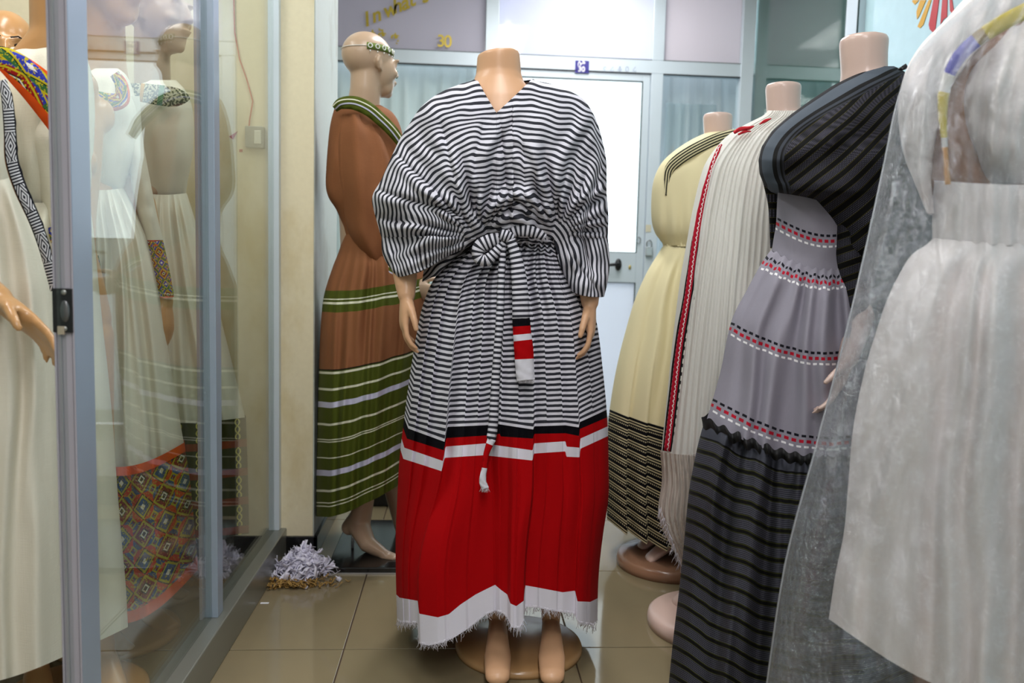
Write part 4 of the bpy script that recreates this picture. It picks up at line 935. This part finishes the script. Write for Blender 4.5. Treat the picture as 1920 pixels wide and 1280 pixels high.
ring('skirt', YM, DY, 2.75, YS, 100, 200, ykf, yof, lambda c, y, x, yy: (c*95, y-768), pw=.9)
t = NT('black_line_embroidery'); u, v = t.uv(); c = t.mix(t.math('LESS_THAN', t.math('FRACT', t.math('MULTIPLY_ADD', u, 1.9, .2)), .55), YL, rgb(28, 30, 26)); EMB = t.fin(c, .8, 0, .2)
ribbon('neck_embroidery', EMB, bod_, [(1392, 247, 2.63, 7), (1350, 258, 2.625, 10), (1305, 279, 2.62, 11), (1272, 300, 2.625, 11), (1255, 318, 2.635, 9), (1251, 342, 2.64, 5.5), (1249, 366, 2.64, 2.5)], 0, 10, .002, 9., .003)
# ---------------------------------------------------------------- 4. sheer white shawl
DW = dress('gauze_shawl', (.93, 2.3, 1.2), 'sheer white crinkled gauze shawl with red and black embroidered edge, between yellow and grey dresses', 'shawl')
t = NT('white_gauze'); t.t.nodes.remove(t.b); o = t.obj(); f = t.noise(1, 3, t.scalev(o, (160, 160, 6))); c = t.mix(f, rgb(238, 238, 232), rgb(250, 250, 246))
d = t.n('ShaderNodeBsdfDiffuse'); tl = t.n('ShaderNodeBsdfTranslucent'); tp = t.n('ShaderNodeBsdfTransparent'); t.put(d.inputs[0], c); t.put(tl.inputs[0], c)
bp_ = t.n('ShaderNodeBump'); bp_.inputs['Strength'].default_value = .5; bp_.inputs['Distance'].default_value = .004; t.L(f, bp_.inputs['Height']); t.L(bp_.outputs[0], d.inputs['Normal'])
m1 = t.n('ShaderNodeMixShader'); m1.inputs[0].default_value = .3; t.L(d.outputs[0], m1.inputs[1]); t.L(tl.outputs[0], m1.inputs[2])
m2 = t.n('ShaderNodeMixShader'); m2.inputs[0].default_value = .10; t.L(m1.outputs[0], m2.inputs[1]); t.L(tp.outputs[0], m2.inputs[2]); t.L(m2.outputs[0], t.out.inputs[0]); GZ = t.m
def gauze2(name, tr):
    t = NT(name); t.t.nodes.remove(t.b); d = t.n('ShaderNodeBsdfDiffuse'); tp = t.n('ShaderNodeBsdfTransparent'); d.inputs[0].default_value = (*rgb(224, 214, 205), 1)
    f = t.noise(1, 2, t.scalev(t.obj(), (260, 260, 8))); m = t.n('ShaderNodeMixShader'); t.put(m.inputs[0], t.math('MULTIPLY', f, tr*2)); t.L(d.outputs[0], m.inputs[1]); t.L(tp.outputs[0], m.inputs[2]); t.L(m.outputs[0], t.out.inputs[0]); return t.m
WR_ = [(207, 1440, 1560, .05), (216, 1432, 1565, .07), (228, 1408, 1572, .09), (242, 1382, 1580, .11), (256, 1362, 1586, .13), (285, 1336, 1592, .15), (317, 1318, 1596, .165), (396, 1298, 1600, .18), (452, 1288, 1604, .19), (527, 1275, 1608, .20), (640, 1261, 1612, .21), (730, 1252, 1616, .215), (848, 1240, 1620, .22)]
shw_ = ring('shawl', GZ, DW, 2.3, WR_, 120, 260, lambda c, y, x: (.004*math.sin(c*190+3*nz(c*10, y*.003))+.006*nz(c*40, y*.004)+.012*nz(c*7, y*.003, 4))*min(1, 14*c*(1-c)), lambda c, y, x: 14*math.sin(PI*c)*sstep(300, 850, y), None, pw=.85)
LW = [(846, 1238, 1330, .10), (900, 1241, 1335, .10), (960, 1234, 1335, .10), (1000, 1246, 1335, .09), (1030, 1262, 1336, .08), (1062, 1277, 1336, .07)]
ring('shawl_hem', gauze2('thin_gauze', .45), DW, 2.2, LW, 50, 90, lambda c, y, x: .005*math.sin(c*60+2*nz(c*9, y*.01)), lambda c, y, x: 6*math.sin(PI*c), None)
strands('fringe', FRM, DW, [(at(1236+40*k/60, 950+1.8*k+10*nz(k*.3), 2.12), .03) for k in range(60)], 14, r=.0007)
t = NT('red_black_embroidery'); u, v = t.uv(); zz = t.math('ABSOLUTE', t.math('SUBTRACT', t.math('FRACT', t.math('MULTIPLY', v, 1.1)), .5))
za = t.math('LESS_THAN', t.math('ABSOLUTE', t.math('SUBTRACT', t.math('MULTIPLY_ADD', zz, .7, -.05), t.math('FRACT', t.math('MULTIPLY', u, 1.2)))), .13)
c = t.mix(za, rgb(176, 20, 44), rgb(235, 225, 225)); blk = t.math('LESS_THAN', u, -.30); c = t.mix(blk, c, rgb(24, 20, 22))
c = t.mix(t.math('GREATER_THAN', u, .85), c, rgb(24, 20, 22))
tick = t.math('GREATER_THAN', t.math('FRACT', t.math('MULTIPLY', v, .62)), .42); c = t.mix(t.math('MULTIPLY', t.math('LESS_THAN', u, -.65), tick), c, rgb(235, 235, 225)); EM2 = t.fin(c, .8, 0, .2)
def shY(x, y):
    xl, xr, D = stab(WR_, y, 1), stab(WR_, y, 2), stab(WR_, y, 3); cc = min(.98, max(.02, (x-xl)/(xr-xl))); return 2.3-D*(2*math.sqrt(cc*(1-cc)))**.85-.012
ribbon('edge_embroidery', EM2, shw_, [(x, y, shY(x, y), h) for x, y, h in ((1352, 270, 3), (1340, 300, 5), (1326, 350, 7), (1315, 400, 8), (1304, 468, 9.5), (1293, 550, 11), (1278, 640, 12), (1267, 730, 12), (1253, 846, 11))], 0, 10, .002, 10., .002)
RDM = plain('red_thread', rgb(196, 24, 40), .8, var=.2, scale=200)
for pts in ([(1376, 249, 3), (1388, 242, 4), (1404, 240, 3.5), (1414, 236, 1)], [(1384, 252, 2), (1396, 247, 2.5), (1408, 246, 1)], [(1424, 233, 1), (1434, 227, 3), (1446, 222, 1)]):
    ribbon('red_stitching', RDM, shw_, [(x, y, 2.19, h) for x, y, h in pts], 0, 6, .002)
# ---------------------------------------------------------------- 5. grey dress
DG = dress('grey_dress', (.93, 1.85, 1.2), 'grey dress with rows of black, red and white stitches and black plaid tier')
def stitched(name, rows, base):
    t = NT(name); u, v = t.uv(); o = t.obj(); c = t.mix(t.math('MULTIPLY', t.noise(1, 3, t.scalev(o, (600, 600, 60))), .2), base, tuple(x*.5 for x in base))
    for r0 in rows:
        for k, (dy, col, h, per) in enumerate(((0, rgb(20, 20, 30), 4.4, 1.), (9.5, rgb(176, 20, 44), 5.6, 1.), (19, rgb(236, 234, 236), 3.6, 1.))):
            a = t.math('LESS_THAN', t.math('ABSOLUTE', t.math('SUBTRACT', v, r0+dy)), h/2*1.0); b_ = t.math('LESS_THAN', t.math('FRACT', t.math('ADD', u, .3*k)), .62)
            c = t.mix(t.math('MULTIPLY', a, b_), c, col)
    t.bump(t.noise(1, 3, t.scalev(o, (700, 700, 90))), .15, .001); return t.fin(c, .8, 0, .2)
GRC = rgb(146, 142, 154)
GSM = stitched('grey_stitched_cotton', [409, 481, 606, 749], GRC)
GB = [(335, 1460, 1650, .12), (380, 1457, 1652, .125), (420, 1455, 1652, .125), (450, 1450, 1652, .125), (470, 1447, 1652, .13)]
gk = lambda c, y, x: tab([(330, 30), (408, 33), (480, 38), (605, 56), (748, 72), (800, 76), (1330, 120)], y)*math.sin(PI*c)
ring('bodice', GSM, DG, 1.85, GB, 40, 90, lambda c, y, x: .003*nz(x*.03, y*.03), gk, lambda c, y, x, yy: ((x-1400)/11.5, y), pw=.9)
GS = [(468, 1446, 1656, .13), (478, 1438, 1664, .145), (500, 1424, 1680, .17), (540, 1402, 1700, .20), (600, 1372, 1726, .22), (700, 1350, 1752, .235), (790, 1324, 1780, .25)]
gf = gath(52, .011, 3, 470)
GS = [(q[0], q[1], q[2], q[3]*lerp(1.02, .85, min(1, k/3))) for k, q in enumerate(GS)]
ring('skirt', GSM, DG, 1.85, GS, 110, 200, gf, lambda c, y, x: gk(c, y, x)+2.5*math.sin(c*90)*(1-sstep(470, 540, y)), lambda c, y, x, yy: (c*31, y+2*nz(c*20, y*.02)), pw=.9)
t = NT('black_plaid'); u, v = t.uv(); fr = t.math('FRACT', t.math('DIVIDE', v, 26.5)); OLV = rgb(58, 60, 22)
gr = t.math('MULTIPLY', t.math('LESS_THAN', t.math('FRACT', t.math('MULTIPLY', v, .30)), .62), t.math('LESS_THAN', t.math('FRACT', t.math('MULTIPLY', u, 2.2)), .62))
pl = t.mix(gr, rgb(34, 34, 42), rgb(88, 88, 100)); c = t.mix(t.math('GREATER_THAN', fr, .66), pl, OLV); c = t.mix(t.math('MULTIPLY', t.math('GREATER_THAN', fr, .72), t.math('LESS_THAN', fr, .95)), c, rgb(10, 10, 10))
c = t.mix(t.math('LESS_THAN', v, 22.), c, rgb(66, 68, 78)); t.bump(t.noise(1, 3, t.scalev(t.obj(), (800, 800, 800))), .3, .001); PLD = t.fin(c, .85, 0, .2)
TR = [(792, 1322, 1782, .25), (806, 1316, 1788, .26), (850, 1305, 1797, .27), (920, 1292, 1808, .28), (1000, 1284, 1818, .285), (1100, 1274, 1828, .29), (1200, 1262, 1838, .295), (1345, 1248, 1850, .30)]
TR = [(q[0], q[1], q[2], q[3]*.85) for q in TR]
def tf(c, y, x): return (.024*math.sin(c*36+2.2*nz(c*5, y*.002, 7))+.010*math.sin(c*83+2*nz(c*9, y*.003, 2))+.010*nz(c*14, y*.004, 6)+.006*math.sin(c*150)*(1-sstep(800, 900, y)))*min(1, 12*c*(1-c))
trr_ = ring('lower_tier', PLD, DG, 1.85, TR, 150, 260, tf, lambda c, y, x: gk(c, y, x), lambda c, y, x, yy: (c*120, y-792+2.5*math.sin(c*36+2.2*nz(c*5, y*.002, 7))+1.2*nz(c*40, y*.01)), pw=.9)
FR_ = [(780, 1315, 1788, .226), (789, 1317, 1786, .238), (799, 1318, 1785, .226)]
ring('ruffle', plain('black_frill', rgb(20, 20, 22), .8), trr_, 1.85, FR_, 8, 300, lambda c, y, x: (.016*math.sin(c*150+2*nz(c*12))+.008)*min(1, 12*c*(1-c)), lambda c, y, x: gk(c, y, x)+4*math.sin(c*110+1)+3*nz(c*30), None, pw=.9)
# black striped shawl over it
DS = dress('black_shawl', (.93, 1.85, 1.4), 'black and charcoal striped shawl draped over the shoulders of the grey dress', 'shawl')
t = NT('black_striped_shawl_cloth'); u, v = t.uv(); fr = t.math('FRACT', t.math('DIVIDE', v, 28.))
gr = t.math('MULTIPLY', t.math('LESS_THAN', t.math('FRACT', t.math('MULTIPLY', v, .34)), .55), t.math('LESS_THAN', t.math('FRACT', t.math('MULTIPLY', u, .32)), .55))
pl = t.mix(gr, rgb(24, 24, 27), rgb(84, 82, 96)); c = t.mix(t.math('GREATER_THAN', fr, .54), pl, rgb(66, 62, 26)); c = t.mix(t.math('MULTIPLY', t.math('GREATER_THAN', fr, .58), t.math('LESS_THAN', fr, .96)), c, rgb(11, 11, 11))
bd = t.ramp(t.math('DIVIDE', u, 100.), [(0, rgb(30, 30, 34)), (.06, rgb(78, 86, 96)), (.26, rgb(20, 20, 20)), (.34, rgb(56, 60, 68)), (.40, rgb(20, 20, 20)), (.44, rgb(46, 48, 54))], True)
c = t.mix(t.math('LESS_THAN', u, 48.), c, bd); t.bump(t.noise(1, 3, t.scalev(t.obj(), (700, 700, 700))), .35, .001); SHM = t.fin(c, .9, 0, .15)
SR = [(124, 1642, 1676, .05), (130, 1622, 1690, .07), (142, 1598, 1706, .10), (160, 1562, 1722, .13), (185, 1524, 1738, .155), (215, 1482, 1752, .175), (245, 1448, 1762, .19), (275, 1428, 1768, .20), (300, 1422, 1772, .205), (325, 1424, 1775, .205), (345, 1432, 1776, .205), (358, 1445, 1776, .205), (366, 1480, 1776, .20), (374, 1512, 1776, .20), (400, 1532, 1774, .20), (435, 1560, 1772, .20), (480, 1563, 1768, .195), (560, 1572, 1762, .185), (640, 1562, 1755, .18), (705, 1564, 1750, .17)]
def sh_uv(c, y, x, yy):
    xl = stab(SR, y, 1) if y < 345 else tab([(345, 1432), (705, 1500)], y); w_ = lerp(.55, 1., sstep(150, 290, y)); U_ = (x-xl)*w_ if y < 372 else 60+(x-1500)
    sl = lerp(.78, .30, sstep(250, 620, y)); q = y+sl*(x-1500)+ .0006*(x-1500)**2*sstep(500, 200, y)
    return (U_, q+5*nz(x*.012, y*.012))
ring('drape', SHM, DS, 1.85, SR, 190, 170, lambda c, y, x: (.014*nz(x*.012+y*.008, y*.016-x*.006, 2)+.008*math.sin((y+.6*x)*.055+2*nz(x*.01, y*.01)))*min(1, 8*c*(1-c)), None, sh_uv, pw=.8, smoothtab=False)
ring('inner_fold', SHM, DS, 1.93, [(300, 1424, 1475, .03), (340, 1430, 1475, .03), (385, 1440, 1475, .03), (465, 1444, 1468, .02)], 20, 24, None, None, lambda c, y, x, yy: (60+x*.5, y*1.))
ring('sleeve_end', SHM, DS, 1.75, [(420, 1567, 1640, .06), (480, 1566, 1650, .07), (560, 1574, 1655, .075), (640, 1563, 1650, .07), (700, 1567, 1640, .05)], 50, 50, lambda c, y, x: .008*nz(x*.03, y*.03, 4), None, lambda c, y, x, yy: (60+x*1., y*1.+.35*(x-1500)))
# ---------------------------------------------------------------- 6. white dress under plastic
DP = dress('white_dress', (.95, 1.38, 1.2), 'white gauzy full skirted dress with coloured neckline band, under clear plastic', 'dress')
WGM = linen('white_cotton', rgb(238, 230, 227), .8, .25, .04)
PS = [(446, 1750, 2080, .15), (460, 1735, 2090, .16), (475, 1712, 2105, .18), (500, 1694, 2120, .20), (560, 1664, 2150, .24), (640, 1637, 2170, .27), (700, 1620, 2180, .28), (800, 1600, 2190, .29), (900, 1591, 2200, .30), (1000, 1582, 2205, .30), (1080, 1566, 2215, .31), (1160, 1554, 2225, .31)]
PS = [(q[0], q[1], q[2], min(q[3], .25)) for q in PS]; FCAP = .33
ring('skirt', WGM, DP, 1.38, PS, 110, 200, gath(46, .014, 5, 460), lambda c, y, x: (10+(y-446)*.20)*math.sin(PI*c), None, pw=.9)
ring('waistband', WGM, DP, 1.38, [(338, 1752, 2075, .145), (380, 1748, 2078, .15), (452, 1748, 2080, .152)], 20, 120, lambda c, y, x: .003*math.sin(x*.2), lambda c, y, x: 8*math.sin(PI*c), None)
PB = [(20, 1900, 2050, .08), (45, 1876, 2060, .12), (80, 1850, 2070, .15), (120, 1822, 2075, .17), (160, 1803, 2078, .18), (200, 1797, 2080, .18), (250, 1802, 2080, .18), (300, 1816, 2078, .17), (345, 1828, 2076, .15)]
ring('bodice', WGM, DP, 1.40, PB, 70, 100, lambda c, y, x: (.006*math.sin(x*.12+y*.02)+.008*nz(x*.02, y*.02))*min(1, 10*c*(1-c)), None, None, pw=.8)
PL = [(-40, 1850, 2000, .05), (0, 1806, 1960, .07), (40, 1770, 1905, .08), (80, 1730, 1850, .09), (120, 1704, 1812, .095), (160, 1690, 1786, .095), (200, 1684, 1768, .09), (250, 1687, 1756, .08), (300, 1698, 1748, .065), (340, 1714, 1746, .05), (400, 1738, 1752, .03)]
ring('sleeve', WGM, DP, 1.36, PL, 80, 70, lambda c, y, x: (.007*math.sin(x*.13+y*.01)+.008*nz(x*.02, y*.015))*min(1, 10*c*(1-c)), None, None, pw=.8)
t = NT('neck_band_colours'); u, v = t.uv(); YB_ = rgb(214, 190, 40); BL_ = rgb(84, 76, 186); OR_ = rgb(220, 150, 40); WW = rgb(225, 220, 210)
c = t.ramp(t.math('DIVIDE', v, 45.), [(0, YB_), (.22, rgb(160, 130, 70)), (.27, BL_), (.45, WW), (.53, YB_), (.72, WW), (.76, OR_), (.92, WW), (.96, BL_)], True); NBM = t.fin(c, .5, 0, .4)
ribbon('neck_band', NBM, DP, [(1936, 14, 1.20, 15), (1885, 40, 1.19, 15), (1835, 72, 1.185, 14), (1800, 105, 1.185, 13), (1778, 145, 1.185, 11), (1768, 190, 1.185, 10), (1769, 240, 1.185, 7), (1774, 300, 1.185, 5), (1777, 346, 1.185, 6)], 0, 10, .003, 10., .004)
tb = dress('tie_ribbon', at(1696, 126, 1.66), 'small black ribbon tie on the shoulder beside the plastic cover', 'ribbon')
ribbon('ribbon_end', plain('black_satin', rgb(14, 14, 16), .4), tb, [(1684, 130, 1.655, 2), (1692, 128, 1.65, 4), (1701, 123, 1.65, 5)], 0, 6, .002)
ribbon('ribbon_end', plain('black_satin', rgb(14, 14, 16), .4), tb, [(1706, 134, 1.655, 4), (1711, 126, 1.65, 6), (1722, 121, 1.65, 6)], 0, 6, .002)
# plastic cover
t = NT('crumpled_plastic_film'); t.t.nodes.remove(t.b); g0 = t.obj(); n1 = t.noise(38, 6, t.scalev(g0, (1, 1, .28)), .66); n2 = t.noise(90, 3, g0)
hh = t.math('ADD', n1, t.math('MULTIPLY', n2, .14)); bp_ = t.n('ShaderNodeBump'); bp_.inputs['Strength'].default_value = 1.; bp_.inputs['Distance'].default_value = .038; t.L(hh, bp_.inputs['Height'])
tr = t.n('ShaderNodeBsdfTransparent'); tr.inputs[0].default_value = (.97, .98, .99, 1); gl = t.n('ShaderNodeBsdfGlossy'); gl.inputs['Roughness'].default_value = .09; t.L(bp_.outputs[0], gl.inputs['Normal'])
df = t.n('ShaderNodeBsdfDiffuse'); df.inputs[0].default_value = (.60, .70, .86, 1); t.L(bp_.outputs[0], df.inputs['Normal'])
lw = t.n('ShaderNodeLayerWeight'); lw.inputs[0].default_value = .5; fz_ = t.math('MULTIPLY_ADD', t.math('POWER', lw.outputs['Facing'], 3.), .35, .20)
m1 = t.n('ShaderNodeMixShader'); t.put(m1.inputs[0], fz_); t.L(tr.outputs[0], m1.inputs[1]); t.L(gl.outputs[0], m1.inputs[2])
m2 = t.n('ShaderNodeMixShader'); t.put(m2.inputs[0], t.math('MULTIPLY_ADD', n1, .12, .04)); t.L(m1.outputs[0], m2.inputs[1]); t.L(df.outputs[0], m2.inputs[2]); t.L(m2.outputs[0], t.out.inputs[0]); FLM = t.m
FC = [(-60, 1880, 2120, .30), (0, 1822, 2150, .34), (60, 1755, 2200, .36), (120, 1706, 2230, .37), (200, 1678, 2250, .38), (310, 1655, 2270, .385), (480, 1618, 2290, .39), (640, 1580, 2300, .39), (830, 1530, 2310, .39), (1060, 1470, 2320, .39), (1400, 1420, 2330, .39)]
FC = [(q[0], q[1], q[2], min(q[3], .33)) for q in FC]
ff = ring('plastic_cover', FLM, None, 1.36, FC, 150, 200, lambda c, y, x: (.018*math.sin(c*40+3*nz(c*6, y*.002))+.02*nz(c*18, y*.004)+.012*nz(c*50, y*.02))*min(1, 6*c*(1-c)), None, None, pw=.75)
ribbon('edge_highlight', plain('film_edge_highlight', rgb(225, 228, 235), .3), ff, [(x+1, y, 1.355, 1.6) for x, y in ((1706, 122), (1679, 200), (1656, 310), (1619, 480), (1581, 640), (1531, 830), (1471, 1060), (1430, 1330))], 0, 8, .001)  # white highlight along the left edge of the film, built as a strip
tag(ff, 'clear crumpled plastic cover hanging over the white dress at right', 'plastic cover')
# ---------------------------------------------------------------- 7. dresses in the glass case
def sdress(name, lab, loc, Yc, mat, bod, sk, ny=60, K0=(6, .06), seed=1, n=46, amp=.010):
    bod = [(q[0], q[1], q[2], q[3]*lerp(1.3, .97, k/(len(bod)-1))) for k, q in enumerate(bod)]; sk = [(q[0], q[1], q[2], q[3]*lerp(1.04, .8, min(1, k/3))) for k, q in enumerate(sk)]; D_ = dress(name, loc, lab); ring('bodice', mat, D_, Yc, bod, 50, 70, lambda c, y, x: (.010*nz(x*.02, y*.012, seed)+.004*math.sin(x*.14+y*.02))*min(1, 10*c*(1-c)), None, None, pw=.8)
    y0 = sk[0][0]; ring('skirt', mat, D_, Yc, sk, 90, 150, gath(n, amp, seed, y0), lambda c, y, x: (K0[0]+(y-y0)*K0[1])*math.sin(PI*c), None, pw=.9); return D_
D1 = sdress('white_dress', 'white linen dress with wide black and white embroidered band, at the left edge', (-1.03, 1.62, 1.2), 1.62, LIN,
    [(120, -170, -20, .06), (150, -190, 2, .11), (200, -200, 18, .14), (280, -200, 28, .15), (340, -190, 32, .15)],
    [(330, -190, 34, .14), (380, -200, 52, .17), (430, -215, 72, .19), (480, -230, 90, .21), (540, -240, 104, .22), (700, -255, 116, .235), (900, -270, 122, .24), (1100, -280, 128, .245), (1225, -285, 132, .245)], seed=2)
t = NT('black_white_embroidery'); u, v = t.uv(); a = t.math('ABSOLUTE', t.math('SUBTRACT', t.math('FRACT', t.math('MULTIPLY', v, .22)), .5)); b_ = t.math('ABSOLUTE', t.math('MULTIPLY', u, .5))
q = t.math('FRACT', t.math('MULTIPLY', t.math('ADD', a, b_), 4.5)); s2 = t.math('FRACT', t.math('MULTIPLY', v, 1.9)); sel = t.math('GREATER_THAN', t.math('FRACT', t.math('MULTIPLY', v, .11)), .55)
c = t.mix(t.math('LESS_THAN', q, .5), rgb(220, 220, 225), rgb(18, 20, 34)); c2 = t.mix(t.math('LESS_THAN', s2, .55), rgb(220, 220, 225), rgb(18, 20, 34)); c = t.mix(sel, c, c2)
c = t.mix(t.math('GREATER_THAN', t.math('ABSOLUTE', u), .86), c, rgb(16, 16, 26)); c = t.mix(t.math('GREATER_THAN', u, 1.06), c, rgb(150, 96, 40)); BWM = t.fin(c, .8, 0, .2)
ribbon('embroidered_band', BWM, D1, [(x, y, Y, h) for x, y, Y, h in ((4, 150, 1.50, 8), (14, 190, 1.49, 11), (19, 250, 1.48, 12), (22, 300, 1.475, 13), (38, 352, 1.47, 13), (64, 410, 1.465, 12), (82, 460, 1.465, 11), (97, 520, 1.47, 9), (101, 545, 1.475, 7))], 0, 10, .003, 11., .004)
D2 = sdress('white_dress', 'white linen dress with orange, blue and yellow collar, behind the door stile', (-.95, 1.82, 1.2), 1.82, LIN2,
    [(88, 22, 130, .05), (96, 8, 150, .08), (110, -10, 162, .10), (140, -25, 172, .12), (200, -40, 178, .14), (280, -40, 176, .145), (340, -35, 172, .14), (382, -30, 168, .13)],
    [(376, -30, 168, .13), (420, -50, 174, .17), (500, -70, 182, .20), (600, -85, 192, .22), (700, -95, 203, .235), (800, -100, 212, .24), (900, -105, 219, .245), (1000, -110, 227, .25), (1100, -112, 236, .25), (1175, -114, 240, .25)], seed=4, K0=(4, .065))
COL = tibeb('collar_tibeb', TC, .8, .22, (.62, ORG, -.93))
ribbon('collar', COL, D2, [(-12, 104, 1.60, 20), (14, 114, 1.60, 24), (44, 138, 1.60, 30), (72, 164, 1.60, 34), (100, 196, 1.60, 36), (120, 222, 1.60, 36)], 0, 10, .003, 30., .006)
ring('sleeve', LIN2, D2, 1.72, [(210, 40, 120, .05), (260, 46, 130, .07), (320, 62, 130, .06), (380, 74, 125, .05), (428, 82, 120, .04)], 40, 50, lambda c, y, x: .005*nz(x*.03, y*.02, 3))
ring('cuff', COL, D2, 1.71, [(426, 80, 122, .042), (470, 88, 124, .036)], 10, 40, None, None, lambda c, y, x, yy: ((y-448)/24, c*6))
D4 = sdress('white_dress', 'white dress with patchwork collar, cuffs and wide red patchwork hem, seen through the glass', (-.95, 2.12, 1.2), 2.12, LIN,
    [(128, 172, 222, .05), (140, 158, 236, .08), (165, 146, 248, .10), (210, 138, 260, .12), (280, 145, 258, .12), (330, 155, 240, .11), (356, 158, 232, .10)],
    [(352, 156, 232, .11), (390, 145, 252, .14), (450, 138, 278, .17), (560, 122, 302, .20), (700, 108, 322, .22), (832, 98, 345, .23)], seed=6, K0=(4, .09))
HEMT = tibeb('hem_tibeb', [rgb(120, 22, 34), rgb(170, 160, 40), rgb(50, 80, 120), rgb(210, 205, 190), rgb(40, 30, 24), rgb(190, 60, 20)], .42, .024)
phm_ = ring('patchwork_hem', HEMT, D4, 2.12, [(842, 97, 347, .235), (900, 90, 356, .24), (980, 84, 364, .245), (1050, 80, 370, .25)], 60, 140, gath(40, .010, 6, 700), lambda c, y, x: (46+(y-832)*.26)*math.sin(PI*c), lambda c, y, x, yy: (c*16, y), pw=.9)
ORM = linen('orange_cloth', ORG)
ring('orange_trim', ORM, phm_, 2.12, [(829, 98, 346, .24), (846, 96, 348, .243)], 6, 140, gath(40, .010, 6, 700), lambda c, y, x: (46)*math.sin(PI*c), None, pw=.9)
ring('orange_trim', ORM, phm_, 2.12, [(1046, 80, 370, .253), (1068, 79, 371, .254)], 6, 140, gath(40, .010, 6, 700), lambda c, y, x: (101)*math.sin(PI*c), None, pw=.9)
COL4 = tibeb('collar_tibeb_small', TC, .9, .3, (.6, ORG, -2))
ribbon('collar', COL4, D4, [(150, 178, 1.93, 14), (175, 186, 1.93, 17), (205, 192, 1.93, 17), (228, 186, 1.94, 15), (227, 158, 1.95, 12), (214, 138, 1.97, 9)], 0, 10, .003, 16., .005)
sl4_ = ring('sleeve', LIN, D4, 2.10, [(180, 222, 262, .05), (260, 236, 268, .055), (340, 246, 282, .05), (400, 258, 294, .045), (450, 270, 306, .035)], 40, 40, lambda c, y, x: .006*nz(x*.05, y*.04, 3))
CUF = tibeb('cuff_tibeb', TC, 1., .05, None)
ring('cuff', CUF, sl4_, 2.10, [(450, 272, 304, .032), (500, 282, 315, .030), (553, 295, 325, .026)], 20, 40, None, lambda c, y, x: 3*math.sin(PI*c), lambda c, y, x, yy: (c*2.2, y), thick=.002)
ring('cuff_edge', ORM, sl4_, 2.10, [(447, 272, 304, .033), (458, 273, 306, .034)], 4, 40, None, lambda c, y, x: 3*math.sin(PI*c), None)
ring('cuff_edge', ORM, sl4_, 2.10, [(545, 293, 324, .028), (556, 295, 326, .028)], 4, 40, None, lambda c, y, x: 3*math.sin(PI*c), None)
ring('cuff', CUF, D4, 1.98, [(478, 168, 186, .024), (520, 170, 190, .024)], 12, 30, None, None, lambda c, y, x, yy: (c*2, y), thick=.002)
ring('cuff_edge', ORM, D4, 1.98, [(518, 170, 191, .025), (532, 172, 192, .025)], 4, 30, None, None, None)
D5 = sdress('white_dress', 'pale dress with dark green lattice patterned lower tier, deepest in the glass case', (-.92, 2.45, 1.2), 2.45, LIN2,
    [(150, 262, 330, .05), (170, 248, 348, .09), (210, 246, 362, .12), (280, 258, 362, .12), (340, 268, 352, .10), (366, 270, 348, .09)],
    [(362, 268, 350, .10), (400, 256, 362, .13), (480, 240, 385, .17), (600, 225, 415, .20), (700, 215, 440, .22), (784, 208, 460, .23)], seed=8, K0=(3, .02))
t = NT('green_lattice_cloth'); u, v = t.uv(); fv = t.math('FRACT', t.math('DIVIDE', v, 54.)); fu = t.math('ABSOLUTE', t.math('SUBTRACT', t.math('FRACT', u), .5))
lat = t.math('LESS_THAN', t.math('ABSOLUTE', t.math('SUBTRACT', t.math('ABSOLUTE', t.math('SINE', t.math('MULTIPLY', v, .23))), t.math('MULTIPLY', fu, 9.))), .35); inb = t.math('MULTIPLY', t.math('LESS_THAN', fu, .14), t.math('LESS_THAN', fv, .72))
c = t.mix(t.math('MULTIPLY', lat, inb), rgb(40, 42, 18), rgb(205, 195, 100)); c = t.mix(t.math('GREATER_THAN', fv, .74), c, rgb(130, 40, 20)); LATM = t.fin(c, .8, 0, .2)
ring('lattice_tier', LATM, D5, 2.45, [(782, 207, 461, .235), (860, 202, 464, .24), (940, 198, 466, .24), (1000, 196, 467, .24)], 40, 140, gath(46, .008, 8, 600), lambda c, y, x: 11*math.sin(PI*c), lambda c, y, x, yy: (c*7-.05, y-782), pw=.9)
t = NT('sash_pattern'); u, v = t.uv(); q = t.noise(1, 4, t.scalev(t.obj(), (170, 170, 170))); c = t.mix(t.math('GREATER_THAN', q, .5), rgb(60, 64, 50), rgb(200, 196, 170)); c = t.mix(t.math('LESS_THAN', t.math('ABSOLUTE', t.math('SUBTRACT', v, 3.2)), .35), c, rgb(200, 150, 40)); c = t.mix(t.math('LESS_THAN', t.math('ABSOLUTE', t.math('SUBTRACT', v, 6.8)), .5), c, rgb(70, 130, 90)); SPM = t.fin(c, .8, 0, .2)
ribbon('shoulder_band', SPM, D5, [(234, 170, 2.31, 14), (262, 173, 2.30, 17), (296, 178, 2.295, 19), (328, 182, 2.295, 18), (346, 183, 2.30, 11), (356, 183, 2.31, 3)], 0, 8, .003, 10., .004)
D3 = sdress('white_dress', 'plain white dress on the bald mannequin with painted eyes, at the far left', (-1.45, 2.48, 1.2), 2.48, LIN,
    [(128, -16, 36, .05), (150, -50, 70, .10), (200, -62, 84, .12), (300, -55, 76, .12), (352, -50, 70, .11)], [(348, -50, 70, .11), (420, -70, 96, .16), (560, -90, 112, .20), (800, -104, 124, .23), (980, -110, 130, .23)], seed=9)
